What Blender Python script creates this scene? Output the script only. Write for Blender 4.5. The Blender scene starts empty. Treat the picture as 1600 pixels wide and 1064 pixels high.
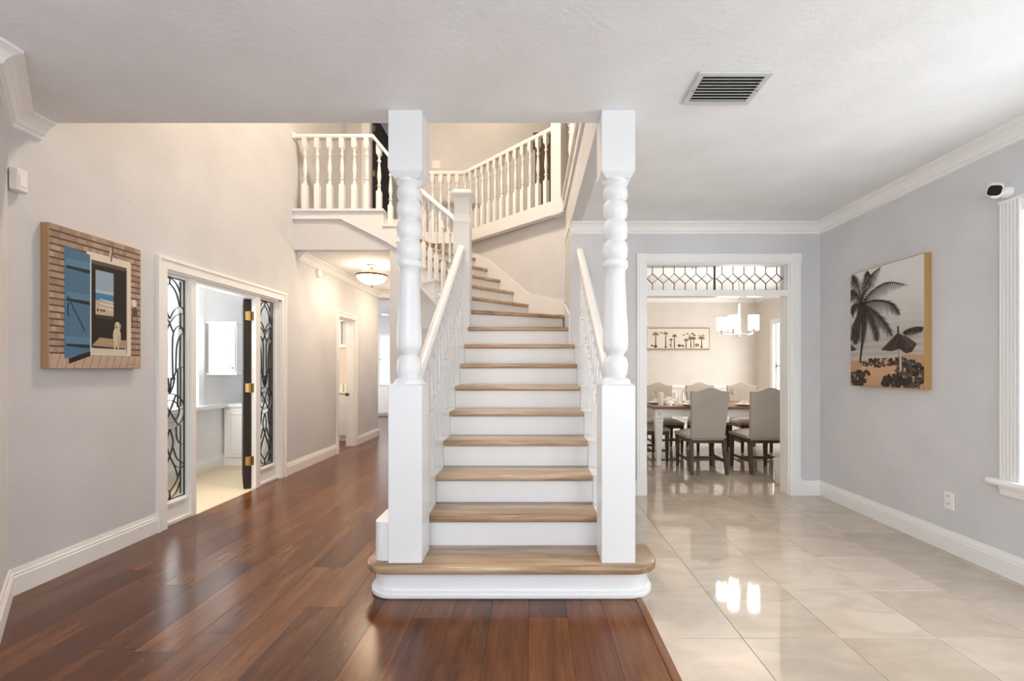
import bpy, bmesh, math, random
from mathutils import Vector, Matrix
random.seed(11)
C = bpy.context.scene.collection
SC = bpy.context.scene

# ------------------------------------------------------------------ camera, world, lights, exposure
cam_d = bpy.data.cameras.new('camera'); cam = bpy.data.objects.new('camera', cam_d); C.objects.link(cam)
cam_d.sensor_fit = 'HORIZONTAL'; cam_d.sensor_width = 36.0; cam_d.lens = 711.0 / 1600 * 36
cam_d.shift_x = -30 / 1600; cam_d.shift_y = 44 / 1600
cam_d.clip_start = 0.05; cam_d.clip_end = 100
cam.location = (0, 0, 1.25); cam.rotation_euler = (math.pi / 2, 0, 0)
SC.camera = cam
vs = SC.view_settings
vs.view_transform = 'Standard'; vs.look = 'None'; vs.exposure = 0.32; vs.gamma = 1.0; vs.use_curve_mapping = False
try:
    SC.cycles.use_denoising = True
    SC.cycles.max_bounces = 10; SC.cycles.diffuse_bounces = 6; SC.cycles.glossy_bounces = 4
    SC.cycles.transparent_max_bounces = 12; SC.cycles.sample_clamp_indirect = 6
    SC.cycles.caustics_reflective = False; SC.cycles.caustics_refractive = False
except Exception: pass
W = bpy.data.worlds.new('sky'); SC.world = W; W.use_nodes = True
W.node_tree.nodes['Background'].inputs[0].default_value = (0.93, 0.97, 1.0, 1)
W.node_tree.nodes['Background'].inputs[1].default_value = 1.6

def area_light(name, loc, look, sx, sy, power, col):
    l = bpy.data.lights.new(name, 'AREA'); l.shape = 'RECTANGLE'; l.size = sx; l.size_y = sy; l.energy = power; l.color = col
    o = bpy.data.objects.new(name, l); C.objects.link(o); o.location = loc
    o.rotation_euler = (Vector(look) - Vector(loc)).to_track_quat('-Z', 'Y').to_euler()
    return o
def point_light(name, loc, power, col, r=0.06):
    l = bpy.data.lights.new(name, 'POINT'); l.energy = power; l.color = col; l.shadow_soft_size = r
    o = bpy.data.objects.new(name, l); C.objects.link(o); o.location = loc
    return o
DAY = (0.93, 0.96, 1.0); WARM = (1.0, 0.86, 0.68)
# daylight entering through the windows of the place
area_light('daylight_front_window', (-0.9, -2.15, 1.45), (-0.9, 0, 1.45), 1.5, 2.0, 36, DAY)
area_light('daylight_front_window', (1.5, -2.15, 1.45), (1.5, 0, 1.45), 1.5, 2.0, 36, DAY)
area_light('daylight_side_window', (2.95, 1.9, 1.4), (0, 1.9, 1.4), 1.4, 1.6, 25, DAY)
area_light('daylight_study_window', (-4.06, 4.8, 1.6), (-3, 4.8, 1.6), 1.2, 1.5, 34, DAY)
area_light('daylight_far_room_window', (-5.9, 10.6, 1.5), (-3, 10.6, 1.5), 2.0, 2.0, 50, DAY)
area_light('daylight_dining_window', (4.62, 7.6, 1.3), (3, 7.6, 1.3), 1.6, 1.5, 45, (1, 0.97, 0.92))

# ------------------------------------------------------------------ materials
def lin(h):
    h = h.lstrip('#'); v = [int(h[i:i + 2], 16) / 255 for i in (0, 2, 4)]
    return tuple(((c + .055) / 1.055) ** 2.4 if c > .04045 else c / 12.92 for c in v) + (1,)
MATS = {}
def newmat(name):
    m = bpy.data.materials.new(name); m.use_nodes = True
    nt = m.node_tree; b = nt.nodes['Principled BSDF']; MATS[name] = m
    return m, nt, b
def N(nt, t, **kw):
    n = nt.nodes.new(t)
    for k, v in kw.items(): setattr(n, k, v)
    return n
def paint(name, hexc, rough=.5, bump=0, bscale=90, metal=0, spec=.5, var=.04, coat=0):
    m, nt, b = newmat(name)
    b.inputs['Roughness'].default_value = rough; b.inputs['Metallic'].default_value = metal
    b.inputs['Specular IOR Level'].default_value = spec; b.inputs['Coat Weight'].default_value = coat
    tc = N(nt, 'ShaderNodeTexCoord'); no = N(nt, 'ShaderNodeTexNoise'); no.inputs['Scale'].default_value = 3.0; no.inputs['Detail'].default_value = 3
    nt.links.new(tc.outputs['Object'], no.inputs['Vector'])
    mr = N(nt, 'ShaderNodeMapRange'); mr.inputs[1].default_value = .3; mr.inputs[2].default_value = .7
    mr.inputs[3].default_value = 1 - var; mr.inputs[4].default_value = 1 + var
    nt.links.new(no.outputs[0], mr.inputs[0])
    mx = N(nt, 'ShaderNodeMix', data_type='RGBA', blend_type='MULTIPLY'); mx.inputs[0].default_value = 1
    mx.inputs[6].default_value = lin(hexc); nt.links.new(mr.outputs[0], mx.inputs[7]); nt.links.new(mx.outputs[2], b.inputs['Base Color'])
    if bump:
        n2 = N(nt, 'ShaderNodeTexNoise'); n2.inputs['Scale'].default_value = bscale; n2.inputs['Detail'].default_value = 3
        mp = N(nt, 'ShaderNodeMapping'); mp.inputs['Scale'].default_value = (1, 1, 1)
        nt.links.new(tc.outputs['Object'], mp.inputs[0]); nt.links.new(mp.outputs[0], n2.inputs['Vector'])
        bp = N(nt, 'ShaderNodeBump'); bp.inputs['Strength'].default_value = bump; bp.inputs['Distance'].default_value = .004
        nt.links.new(n2.outputs[0], bp.inputs['Height']); nt.links.new(bp.outputs[0], b.inputs['Normal'])
    return m
def emis(name, hexc, s):
    m, nt, b = newmat(name)
    b.inputs['Base Color'].default_value = lin(hexc); b.inputs['Emission Color'].default_value = lin(hexc); b.inputs['Emission Strength'].default_value = s
    return m
def wood(name, cols, rough, axis='Y', scale=1.0, coat=0.0, rnd=True, knots=0.0):
    """streaked grain along one axis, each board shifted and tinted by its own random number"""
    m, nt, b = newmat(name)
    b.inputs['Roughness'].default_value = rough; b.inputs['Coat Weight'].default_value = coat; b.inputs['Coat Roughness'].default_value = .12
    tc = N(nt, 'ShaderNodeTexCoord'); oi = N(nt, 'ShaderNodeObjectInfo')
    sh = N(nt, 'ShaderNodeVectorMath', operation='SCALE'); sh.inputs[0].default_value = (7.3, 31.7, 13.1)
    nt.links.new(oi.outputs['Random'], sh.inputs['Scale'])
    ad = N(nt, 'ShaderNodeVectorMath', operation='ADD'); nt.links.new(tc.outputs['Object'], ad.inputs[0]); nt.links.new(sh.outputs[0], ad.inputs[1])
    mp = N(nt, 'ShaderNodeMapping'); s = [9 * scale] * 3; s['XYZ'.index(axis)] = (1.25 if knots else .8) * scale; mp.inputs['Scale'].default_value = s
    nt.links.new(ad.outputs[0], mp.inputs[0])
    n1 = N(nt, 'ShaderNodeTexNoise'); n1.inputs['Scale'].default_value = 1.0; n1.inputs['Detail'].default_value = 5; n1.inputs['Roughness'].default_value = .65; n1.inputs['Distortion'].default_value = 0.5 if knots else .8
    nt.links.new(mp.outputs[0], n1.inputs['Vector'])
    mp2 = N(nt, 'ShaderNodeMapping'); s = [90 * scale] * 3; s['XYZ'.index(axis)] = 3 * scale; mp2.inputs['Scale'].default_value = s
    nt.links.new(ad.outputs[0], mp2.inputs[0])
    n2 = N(nt, 'ShaderNodeTexNoise'); n2.inputs['Scale'].default_value = 1.0; n2.inputs['Detail'].default_value = 2
    nt.links.new(mp2.outputs[0], n2.inputs['Vector'])
    m1 = N(nt, 'ShaderNodeMath', operation='MULTIPLY_ADD'); nt.links.new(n2.outputs[0], m1.inputs[0]); m1.inputs[1].default_value = .28; nt.links.new(n1.outputs[0], m1.inputs[2])
    m2 = N(nt, 'ShaderNodeMath', operation='MULTIPLY_ADD'); nt.links.new(oi.outputs['Random'], m2.inputs[0]); m2.inputs[1].default_value = (.34 if knots else .20) if rnd else 0; nt.links.new(m1.outputs[0], m2.inputs[2])
    sb = N(nt, 'ShaderNodeMath', operation='SUBTRACT'); nt.links.new(m2.outputs[0], sb.inputs[0]); sb.inputs[1].default_value = (.31 if knots else .24) if rnd else .14
    cr = N(nt, 'ShaderNodeValToRGB'); e = cr.color_ramp.elements
    lo, hi = (.12, .86) if knots else (.28, .76); e[0].position = lo; e[0].color = lin(cols[0]); e[1].position = hi; e[1].color = lin(cols[-1])
    for i, c in enumerate(cols[1:-1]):
        x = e.new(lo + (hi - lo) * (i + 1) / (len(cols) - 1)); x.color = lin(c)
    nt.links.new(sb.outputs[0], cr.inputs[0]); nt.links.new(cr.outputs[0], b.inputs['Base Color'])
    bp = N(nt, 'ShaderNodeBump'); bp.inputs['Strength'].default_value = .04 if knots else .12; bp.inputs['Distance'].default_value = .002
    nt.links.new(n1.outputs[0], bp.inputs['Height']); nt.links.new(bp.outputs[0], b.inputs['Normal'])
    return m
def marble(name, cols, rough):
    m, nt, b = newmat(name)
    b.inputs['Roughness'].default_value = rough; b.inputs['Coat Weight'].default_value = .2; b.inputs['Coat Roughness'].default_value = .03
    tc = N(nt, 'ShaderNodeTexCoord'); oi = N(nt, 'ShaderNodeObjectInfo')
    sh = N(nt, 'ShaderNodeVectorMath', operation='SCALE'); sh.inputs[0].default_value = (17.3, 31.7, 13.1); nt.links.new(oi.outputs['Random'], sh.inputs['Scale'])
    ad = N(nt, 'ShaderNodeVectorMath', operation='ADD'); nt.links.new(tc.outputs['Object'], ad.inputs[0]); nt.links.new(sh.outputs[0], ad.inputs[1])
    mp = N(nt, 'ShaderNodeMapping'); mp.inputs['Rotation'].default_value = (0, 0, .5); mp.inputs['Scale'].default_value = (3, 7, 3); nt.links.new(ad.outputs[0], mp.inputs[0])
    n1 = N(nt, 'ShaderNodeTexNoise'); n1.inputs['Scale'].default_value = 1; n1.inputs['Detail'].default_value = 6; n1.inputs['Distortion'].default_value = 1.2; nt.links.new(mp.outputs[0], n1.inputs['Vector'])
    m2 = N(nt, 'ShaderNodeMath', operation='MULTIPLY_ADD'); nt.links.new(oi.outputs['Random'], m2.inputs[0]); m2.inputs[1].default_value = .34; nt.links.new(n1.outputs[0], m2.inputs[2])
    sb = N(nt, 'ShaderNodeMath', operation='SUBTRACT'); nt.links.new(m2.outputs[0], sb.inputs[0]); sb.inputs[1].default_value = .17
    cr = N(nt, 'ShaderNodeValToRGB'); e = cr.color_ramp.elements; e[0].position = .25; e[0].color = lin(cols[0]); e[1].position = .75; e[1].color = lin(cols[1])
    nt.links.new(sb.outputs[0], cr.inputs[0]); nt.links.new(cr.outputs[0], b.inputs['Base Color'])
    return m
def glassmat(name, tint='#ffffff', alpha=.12, rough=.02):
    """thin clear pane: mostly transparent with a glossy sheen"""
    m, nt, b = newmat(name)
    out = nt.nodes['Material Output']; tr = N(nt, 'ShaderNodeBsdfTransparent'); tr.inputs[0].default_value = lin(tint)
    gl = N(nt, 'ShaderNodeBsdfGlossy'); gl.inputs['Roughness'].default_value = rough
    mx = N(nt, 'ShaderNodeMixShader'); mx.inputs[0].default_value = alpha
    nt.links.new(tr.outputs[0], mx.inputs[1]); nt.links.new(gl.outputs[0], mx.inputs[2]); nt.links.new(mx.outputs[0], out.inputs[0])
    return m
paint('wall', '#d1d1d3', .75, .35, 55)
paint('wall_dining', '#d9d2cb', .75, .1, 55)
paint('wall_study', '#efefef', .7)
paint('ceiling', '#e9ebec', .8, .9, 40)
paint('white', '#e4e6e7', .32, var=.01)
paint('trim', '#efefed', .38, var=.01)
paint('cabinet', '#efefee', .4, var=.01)
wood('plank', ['#33180a', '#512a12', '#693e1e', '#825831'], .23, 'Y', 1.0, .0, True, 1.0)
paint('floor_joint', '#2e1a0d', .7)
paint('grout', '#b9ae9f', .8)
marble('tile', ['#b2a595', '#c6b9aa'], .045)
paint('study_floor', '#c9b99c', .5)
wood('tread', ['#79603f', '#a08467', '#b69f86', '#c4b29b'], .3, 'X', 1.3, .15)
wood('border_wood', ['#4a2a17', '#6b4022', '#7d4f2c'], .3, 'Y', 1.0, .2)
wood('dark_wood', ['#2c1e15', '#48352a', '#5c4636'], .42, 'Z', 2.0)
wood('door_wood', ['#1b1411', '#2b211b', '#3a2d24'], .8, 'Z', 1.5)
wood('table_wood', ['#5a3f2a', '#7d5a3d', '#94704f'], .3, 'X', 1.5, .2)
paint('linen', '#b3aaa0', .9, .5, 400, var=.06)
paint('brass', '#b08d57', .3, metal=1)
paint('bronze', '#6d5a45', .35, metal=.9)
paint('nickel', '#b5aea4', .3, metal=1)
paint('came', '#3a3a38', .5, metal=.4)
paint('gold_frame', '#b08a52', .5)
paint('tan_frame', '#b28e66', .6)
paint('brown_frame', '#6f5a4a', .6)
paint('black', '#0d0d0d', .3)
paint('dark', '#26211d', .6)
paint('ceramic', '#f0ece4', .2, var=.01)
paint('napkin', '#e9e3d8', .9)
paint('vent_metal', '#c9ccc8', .45)
paint('vent_dark', '#4b4e48', .8)
paint('plastic', '#ececea', .35, var=.01)
paint('brown_cab', '#4a372c', .5)
glassmat('glass'); glassmat('glass_bevel', '#f6f8f8', .12, .08)
emis('shade_glow', '#fff6ea', 30.0)
emis('down_glow', '#fff4e4', 8.0)

# ------------------------------------------------------------------ mesh helpers
class MB:
    def __init__(s): s.v = []; s.f = []; s.m = []
    def add(s, vs, fs, mi=0):
        o = len(s.v); s.v += [tuple(map(float, p)) for p in vs]
        for f in fs: s.f.append([i + o for i in f]); s.m.append(mi)
        return s
    def box(s, x0, x1, y0, y1, z0, z1, mi=0):
        if x0 > x1: x0, x1 = x1, x0
        if y0 > y1: y0, y1 = y1, y0
        if z0 > z1: z0, z1 = z1, z0
        p = [(x, y, z) for z in (z0, z1) for y in (y0, y1) for x in (x0, x1)]
        return s.add(p, [(0, 2, 3, 1), (4, 5, 7, 6), (0, 1, 5, 4), (2, 6, 7, 3), (0, 4, 6, 2), (1, 3, 7, 5)], mi)
    def prism(s, poly, axis, a, b, mi=0):
        """poly in the other two axes: Z->(x,y)  Y->(x,z)  X->(y,z)"""
        def P(p, t): return {'Z': (p[0], p[1], t), 'Y': (p[0], t, p[1]), 'X': (t, p[0], p[1])}[axis]
        n = len(poly)
        return s.add([P(p, a) for p in poly] + [P(p, b) for p in poly],
                     [list(range(n))[::-1], list(range(n, 2 * n))] + [(i, (i + 1) % n, n + (i + 1) % n, n + i) for i in range(n)], mi)
    def lathe(s, prof, c, seg=24, mi=0, caps=True):
        cx, cy, cz = c; o = []; fs = []
        for r, z in prof:
            for k in range(seg):
                a = 2 * math.pi * k / seg; o.append((cx + r * math.cos(a), cy + r * math.sin(a), cz + z))
        for j in range(len(prof) - 1):
            for k in range(seg):
                fs.append((j * seg + k, j * seg + (k + 1) % seg, (j + 1) * seg + (k + 1) % seg, (j + 1) * seg + k))
        if caps:
            fs.append(list(range(seg))[::-1]); fs.append([(len(prof) - 1) * seg + k for k in range(seg)])
        return s.add(o, fs, mi)
    def sweep(s, path, sec, mi=0):
        """section (u to the left of travel, v up) carried along a path, mitred in plan, plumb cut"""
        P = [Vector(p) for p in path]; n = len(P); m = len(sec); vs = []
        T = []
        for i in range(n - 1):
            d = P[i + 1] - P[i]; d.z = 0; T.append(d.normalized())
        for i in range(n):
            t1 = T[max(0, i - 1)]; t2 = T[min(n - 2, i)]
            n1 = Vector((-t1.y, t1.x, 0)); n2 = Vector((-t2.y, t2.x, 0)); b = n1 + n2; b = b.normalized(); b = b / max(.3, b.dot(n1))
            for u, v in sec: vs.append(tuple(P[i] + b * u + Vector((0, 0, v))))
        fs = [[i for i in range(m)][::-1], [(n - 1) * m + i for i in range(m)]]
        for j in range(n - 1):
            for k in range(m): fs.append((j * m + k, j * m + (k + 1) % m, (j + 1) * m + (k + 1) % m, (j + 1) * m + k))
        return s.add(vs, fs, mi)
    def tube(s, path, r, seg=8, mi=0):
        P = [Vector(p) for p in path]; vs = []; n = len(P)
        R = r if isinstance(r, (list, tuple)) else [r] * n
        for i in range(n):
            d = (P[min(n - 1, i + 1)] - P[max(0, i - 1)]).normalized()
            a = d.orthogonal() if i == 0 else (a - d * a.dot(d))
            a = a.normalized(); b = d.cross(a)
            for k in range(seg):
                t = 2 * math.pi * k / seg; vs.append(tuple(P[i] + (a * math.cos(t) + b * math.sin(t)) * R[i]))
        fs = [list(range(seg))[::-1], [(n - 1) * seg + k for k in range(seg)]]
        for j in range(n - 1):
            for k in range(seg): fs.append((j * seg + k, j * seg + (k + 1) % seg, (j + 1) * seg + (k + 1) % seg, (j + 1) * seg + k))
        return s.add(vs, fs, mi)
    def beam(s, a, b, w, h, up=(0, 0, 1), mi=0):
        a = Vector(a); b = Vector(b); d = (b - a).normalized(); u = d.cross(Vector(up)).normalized(); v = u.cross(d)
        vs = [tuple(p + u * su * w / 2 + v * sv * h / 2) for p in (a, b) for su, sv in ((-1, -1), (1, -1), (1, 1), (-1, 1))]
        return s.add(vs, [(3, 2, 1, 0), (4, 5, 6, 7), (0, 1, 5, 4), (1, 2, 6, 5), (2, 3, 7, 6), (3, 0, 4, 7)], mi)
ORG = {}
def mesh_of(mb, name, smooth, flip=True):
    me = bpy.data.meshes.new(name); me.from_pydata(mb.v, [], mb.f)
    for p, i in zip(me.polygons, mb.m): p.material_index = i
    if flip:
        bm = bmesh.new(); bm.from_mesh(me); bmesh.ops.recalc_face_normals(bm, faces=bm.faces); bm.to_mesh(me); bm.free()
    if smooth:
        for p in me.polygons: p.use_smooth = True
        try: me.set_sharp_from_angle(angle=math.radians(smooth if smooth > 1 else 38))
        except Exception: pass
    return me
def tag(o, label=None, cat=None, group=None, kind=None):
    if label: o['label'] = label
    if cat: o['category'] = cat
    if group: o['group'] = group
    if kind: o['kind'] = kind
    return o
def obj(name, mb, mat, parent=None, smooth=0, bevel=0, label=None, cat=None, group=None, kind=None, flip=True):
    xs = [p[0] for p in mb.v]; ys = [p[1] for p in mb.v]; zs = [p[2] for p in mb.v]
    c = Vector(((min(xs) + max(xs)) / 2, (min(ys) + max(ys)) / 2, min(zs)))
    mb.v = [(p[0] - c.x, p[1] - c.y, p[2] - c.z) for p in mb.v]
    me = mesh_of(mb, name, smooth, flip)
    for mm in (mat if isinstance(mat, (list, tuple)) else [mat]): me.materials.append(MATS[mm])
    o = bpy.data.objects.new(name, me); C.objects.link(o); ORG[o.name] = c
    o.location = c
    if parent is not None:
        o.parent = parent; o.location = c - ORG[parent.name]
    if bevel:
        bv = o.modifiers.new('bevel', 'BEVEL'); bv.width = bevel; bv.segments = 2; bv.limit_method = 'ANGLE'; bv.angle_limit = math.radians(40)
    return tag(o, label, cat, group, kind)
def inst(name, me, parent, loc, rz=0):
    o = bpy.data.objects.new(name, me); C.objects.link(o); ORG[o.name] = Vector(loc)
    o.location = Vector(loc); o.rotation_euler = (0, 0, rz)
    if parent is not None: o.parent = parent; o.location = Vector(loc) - ORG[parent.name]
    return o
def thing(name, loc, label, cat, group=None, kind=None):
    o = bpy.data.objects.new(name, None); C.objects.link(o); o.location = loc; o.empty_display_size = .1; ORG[o.name] = Vector(loc)
    return tag(o, label, cat, group, kind)
def struct(name, mb, mat, label, parent=None, smooth=0, bevel=0):
    return obj(name, mb, mat, parent, smooth, bevel, label=label, kind='structure')
def copy_tree(o, parent=None):
    c = o.copy(); C.objects.link(c); ORG[c.name] = ORG[o.name].copy()
    if parent is not None: c.parent = parent
    for ch in list(o.children): copy_tree(ch, c)
    return c
def chamfer_box(x0, x1, y0, y1, z0, z1, c):
    """board with a small chamfer around its top"""
    mb = MB(); p = []
    for z, i in ((z0, 0), (z1 - c, 0), (z1, c)):
        p += [(x0 + i, y0 + i, z), (x1 - i, y0 + i, z), (x1 - i, y1 - i, z), (x0 + i, y1 - i, z)]
    f = [(3, 2, 1, 0), (8, 9, 10, 11)]
    for b in (0, 4):
        for k in range(4): f.append((b + k, b + (k + 1) % 4, b + 4 + (k + 1) % 4, b + 4 + k))
    return mb.add(p, f)

XL, XR, YB, HC, Z2, HU = -2.86, 2.86, 4.5, 2.68, 3.162, 5.6
BX = .387                      # inner face of the wall beside the stairs
YE = 2.65                      # edge of the living room ceiling
CROWN = [(0, 0), (.095, 0), (.095, -.012), (.08, -.018), (.062, -.028), (.042, -.05), (.03, -.074), (.018, -.08), (.018, -.098), (0, -.104)]
BASE = [(0, 0), (.018, 0), (.018, .1), (.014, .104), (.014, .118), (.01, .122), (.006, .145), (0, .145)]
# ------------------------------------------------------------------ floors
fl = struct('floor', MB().box(-4.9, .57, -2.2, 13, -.06, -.014), 'floor_joint', 'dark walnut plank floor of the entry and hall')
PWID = .194
x = .57
col = 0
while x > XL - .2:
    x0 = max(x - PWID, XL - .02); y = -.3 - random.random() * 1.2
    if x - x0 < .02: break
    while y < 8.7:
        L = random.choice([.9, 1.2, 1.5, 1.8, 2.1, 2.4]); y1 = y + L
        # cut boards that would be wholly under the stairs
        if not (x0 > -.75 and x < .5 and y > 2.9):
            obj('plank', chamfer_box(x0 + .0003, x - .0003, y + .0003, min(y1, 8.7) - .0003, -.014, 0, .001), 'plank', fl)
        y = y1
    x -= PWID
far = struct('floor', MB().box(-6, -.9, 8.7, 13.2, -.014, 0), 'plank', 'brown wooden floor of the far room past the hall')
tf = struct('floor', MB().box(.57, 5.0, -2.2, 9.3, -.06, -.012), 'grout', 'polished beige marble tile floor of living and dining rooms')
TS = .4525
def tile_mesh():
    me = mesh_of(chamfer_box(-TS / 2 + .0011, TS / 2 - .0011, -TS / 2 + .0011, TS / 2 - .0011, 0, .012, .0012), 'tile', 0); me.materials.append(MATS['tile']); return me
TM = tile_mesh()
for i in range(-1, 9):
    for j in range(-2, 17):
        tx0 = .981 + (i) * TS; ty0 = 2.109 + j * TS; ty1 = ty0 + TS
        if ty0 > YB + .1 and tx0 + TS < .5: continue
        if ty0 < YB - .3 and tx0 > 2.9: continue
        if ty0 > 9.2: continue
        if i == -1: obj('tile', chamfer_box(.602, tx0 + TS - .0011, ty0 + .0011, ty1 - .0011, -.012, 0, .0012), 'tile', tf)
        else: inst('tile', TM, tf, (tx0 + TS / 2, ty0 + TS / 2, -.012))
struct('trim_1', MB().prism([(.566, 0), (.604, 0), (.604, .002), (.59, .009), (.572, .009), (.566, .006)], 'Y', -2.2, 2.47), 'border_wood', 'glossy wooden edging strip between plank floor and tiles')
struct('floor', MB().box(-4.2, -2.87, 2.6, 6.7, -.05, 0), 'study_floor', 'pale beige floor of the study')
struct('floor', MB().box(-4.8, -2.9, 6.7, 9.0, -.05, -.002), 'plank', 'dark floor of the small washroom off the hall')

# ------------------------------------------------------------------ walls
def wall_boxes(axis, a, b, lo, hi, z0, z1, ops):
    """wall slab between a,b across; runs lo..hi; openings (p0,p1,zb,zt)"""
    mb = MB()
    def bx(p0, p1, q0, q1):
        if p1 - p0 < 1e-4 or q1 - q0 < 1e-4: return
        if axis == 'X': mb.box(a, b, p0, p1, q0, q1)
        else: mb.box(p0, p1, a, b, q0, q1)
    cur = lo
    for p0, p1, zb, zt in sorted(ops):
        bx(cur, p0, z0, z1); bx(p0, p1, z0, zb); bx(p0, p1, zt, z1); cur = p1
    bx(cur, hi, z0, z1); return mb
D1 = (3.555, 5.19, 0, 2.03); D2 = (6.74, 7.36, 0, 2.03)
struct('wall_left', wall_boxes('X', XL - .13, XL, 2.49, 8.5, 0, HU, [D1, D2]), 'wall', 'tall warm grey textured wall with study doorway')
struct('wall_corner', MB().prism([(XL, 2.49), (-2.38, 2.01), (-2.38, 1.85), (-2.99, 2.46), (-2.99, 2.49)], 'Z', 0, HC), 'wall', 'short angled grey wall at the far left edge')
struct('wall_entry', MB().box(-2.48, -2.38, -2.2, 1.85, 0, HC), 'wall', 'side wall of the entry beside the viewpoint')
struct('wall_front', wall_boxes('Y', -2.32, -2.2, -2.48, 3.0, 0, HC, [(-1.65, -.15, .4, 2.4), (.75, 2.25, .4, 2.4)]), 'wall', 'front wall with two tall windows behind the viewpoint')
WR = (1.15, 2.635, .58, 2.17)
struct('wall_right', wall_boxes('X', XR, XR + .14, -2.2, YB, 0, HC, [WR]), 'wall', 'cool grey textured wall with the palm picture')
DO = (1.125, 2.56, 0, 2.30)
struct('wall_back', wall_boxes('Y', YB, YB + .13, .5, 4.7, 0, HC, [DO]), 'wall', 'grey wall with the wide dining room opening')
# stair well walls
mb = MB(); mb.prism([(BX, YB), (BX, 5.18), (-.93, 6.49), (-1.7, 6.49), (-1.7, 6.6), (-.88, 6.6), (.5, 5.23), (.5, YB)], 'Z', 0, 3.04)
struct('wall_stairwell', mb, 'wall', 'angled beige wall wrapping the back of the staircase')
# wall below the upper flight and beside the hall
mb = MB(); mb.prism([(-.74, 4.72), (-1.50, 5.48), (-1.70, 5.48), (-1.70, 8.65), (-1.60, 8.65), (-1.60, 5.58), (-1.46, 5.58), (-.70, 4.80)], 'Z', 0, 1.85)
mb.prism([(-1.50, 5.48), (-1.70, 5.48), (-1.70, 8.65), (-1.60, 8.65), (-1.60, 5.58), (-1.42, 5.58)], 'Z', 1.85, HC)
mb.prism([(0, 1.7), (.0, 1.80), (1.075, 2.56), (1.075, 1.7)], 'X', -.04, .04)
# rotate the last prism (runs along the 45 degree line)
for i in range(len(mb.v) - 8, len(mb.v)):
    t, a, z = mb.v[i][1], mb.v[i][0], mb.v[i][2]; c = math.sqrt(.5)
    mb.v[i] = (-.72 - t * c + a * c, 4.74 + t * c + a * c, z)
struct('wall_hall', mb, 'wall', 'grey wall under the upper stairs along the hall')
struct('wall_balcony', MB().box(XL, -1.5, 5.48, 5.58, HC + .002, 3.05), 'wall', 'grey band of wall between balcony and hall ceiling')
struct('wall_loft', MB().box(BX, BX + .1, YE - .002, YB - .001, HC - .001, 3.15), 'wall', 'beige edge of the upper floor above the stairs')
struct('wall_upper_front', MB().box(-2.99, 3.1, YE - .1, YE, HC + .06, HU), 'wall', 'upper wall above the living room ceiling edge')
struct('wall_upper_right', MB().box(3.0, 3.1, YE, 8.0, Z2, HU), 'wall', 'upper floor side wall')
struct('wall_upper_back', wall_boxes('Y', 7.0, 7.1, XL, 3.1, Z2, HU, [(-2.48, -1.75, Z2, Z2 + 2.05)]), 'wall', 'tan upper hallway wall behind the railings')
struct('wall_upper_room', MB().box(XL, 0, 8.6, 8.7, Z2, HU), 'wall', 'pale wall of the upper room past its doorway')
# hall end and rooms beyond
struct('wall_hall_header', MB().box(XL, -1.6, 8.5, 8.65, 2.56, HC + .05), 'wall', 'header above the far end of the hall')
struct('wall_far', wall_boxes('Y', 12.6, 12.7, -6, -.9, 0, HC, [(-4.22, -3.92, .85, 2.15)]), 'wall', 'far room wall with narrow bright window')
struct('wall_far_left', wall_boxes('X', -6.1, -6, 8.4, 12.7, 0, HC, [(9.6, 11.6, .5, 2.5)]), 'wall', 'side wall of the far room')
struct('wall_far_right', MB().box(-1.0, -.9, 8.65, 12.7, 0, HC), 'wall', 'right wall of the far room')
struct('wall_far_front', MB().box(-6, XL - .13, 8.5, 8.65, 0, HC).box(-1.6, -.9, 8.55, 8.65, 0, HC), 'wall', 'front wall of the far room')
# study
WS = (4.25, 5.42, .80, 2.35)
struct('wall_study', wall_boxes('X', -4.12, -3.98, 2.7, 6.6, 0, HC, [WS]), 'wall_study', 'pale study wall with bright window')
struct('wall_study_back', MB().box(-4.12, XL - .13, 6.5, 6.6, 0, HC).box(-4.12, XL - .13, 2.7, 2.8, 0, HC), 'wall_study', 'white end walls of the study')
# washroom
struct('wall_washroom', wall_boxes('Y', 8.42, 8.5, -4.8, XL - .13, 0, HC, [(-3.9, -3.2, 1.70, 2.12)]).box(-4.8, -4.7, 6.6, 8.5, 0, HC), 'wall_dining', 'washroom walls with a small high window')
# dining room
WD = (6.6, 8.5, .5, 2.08)
struct('wall_dining_far', MB().box(.4, 4.7, 9.15, 9.25, 0, HC), 'wall_dining', 'cream far wall of the dining room')
struct('wall_dining_right', wall_boxes('X', 4.53, 4.65, YB + .13, 9.15, 0, HC, [WD]), 'wall_dining', 'cream side wall of the dining room with window')
struct('wall_dining_left', MB().box(.40, .5, 6.6, 9.15, 0, HC).prism([(.5, 5.23), (.5, 6.6), (.4, 6.6), (.4, 5.33)], 'Z', 0, HC), 'wall_dining', 'left wall of the dining room')

# ------------------------------------------------------------------ ceilings
struct('ceiling', MB().box(-2.99, 3.0, -2.32, YE, HC, HC + .12).box(BX + .1, 3.0, YE, YB + .13, HC, HC + .12), 'ceiling', 'pale textured ceiling of the living room ending at the stair opening')
struct('ceiling', MB().box(XL, -1.6, 5.581, 8.499, HC, HC + .1), 'ceiling', 'white ceiling of the hall below the balcony')
struct('ceiling', MB().box(.38, 4.7, YB + .13, 9.25, HC, HC + .1), 'ceiling', 'cream ceiling of the dining room')
struct('ceiling', MB().box(-6.1, -.9, 8.65, 12.7, HC, HC + .1), 'ceiling', 'ceiling of the far room')
struct('ceiling', MB().box(-4.9, XL - .12, 2.6, 8.6, HC, HC + .1), 'ceiling', 'ceiling of the study and washroom')
struct('ceiling', MB().box(-2.99, 3.1, YE - .1, 8.7, HU, HU + .1), 'ceiling', 'high ceiling above the stairs and upper hallway')
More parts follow.
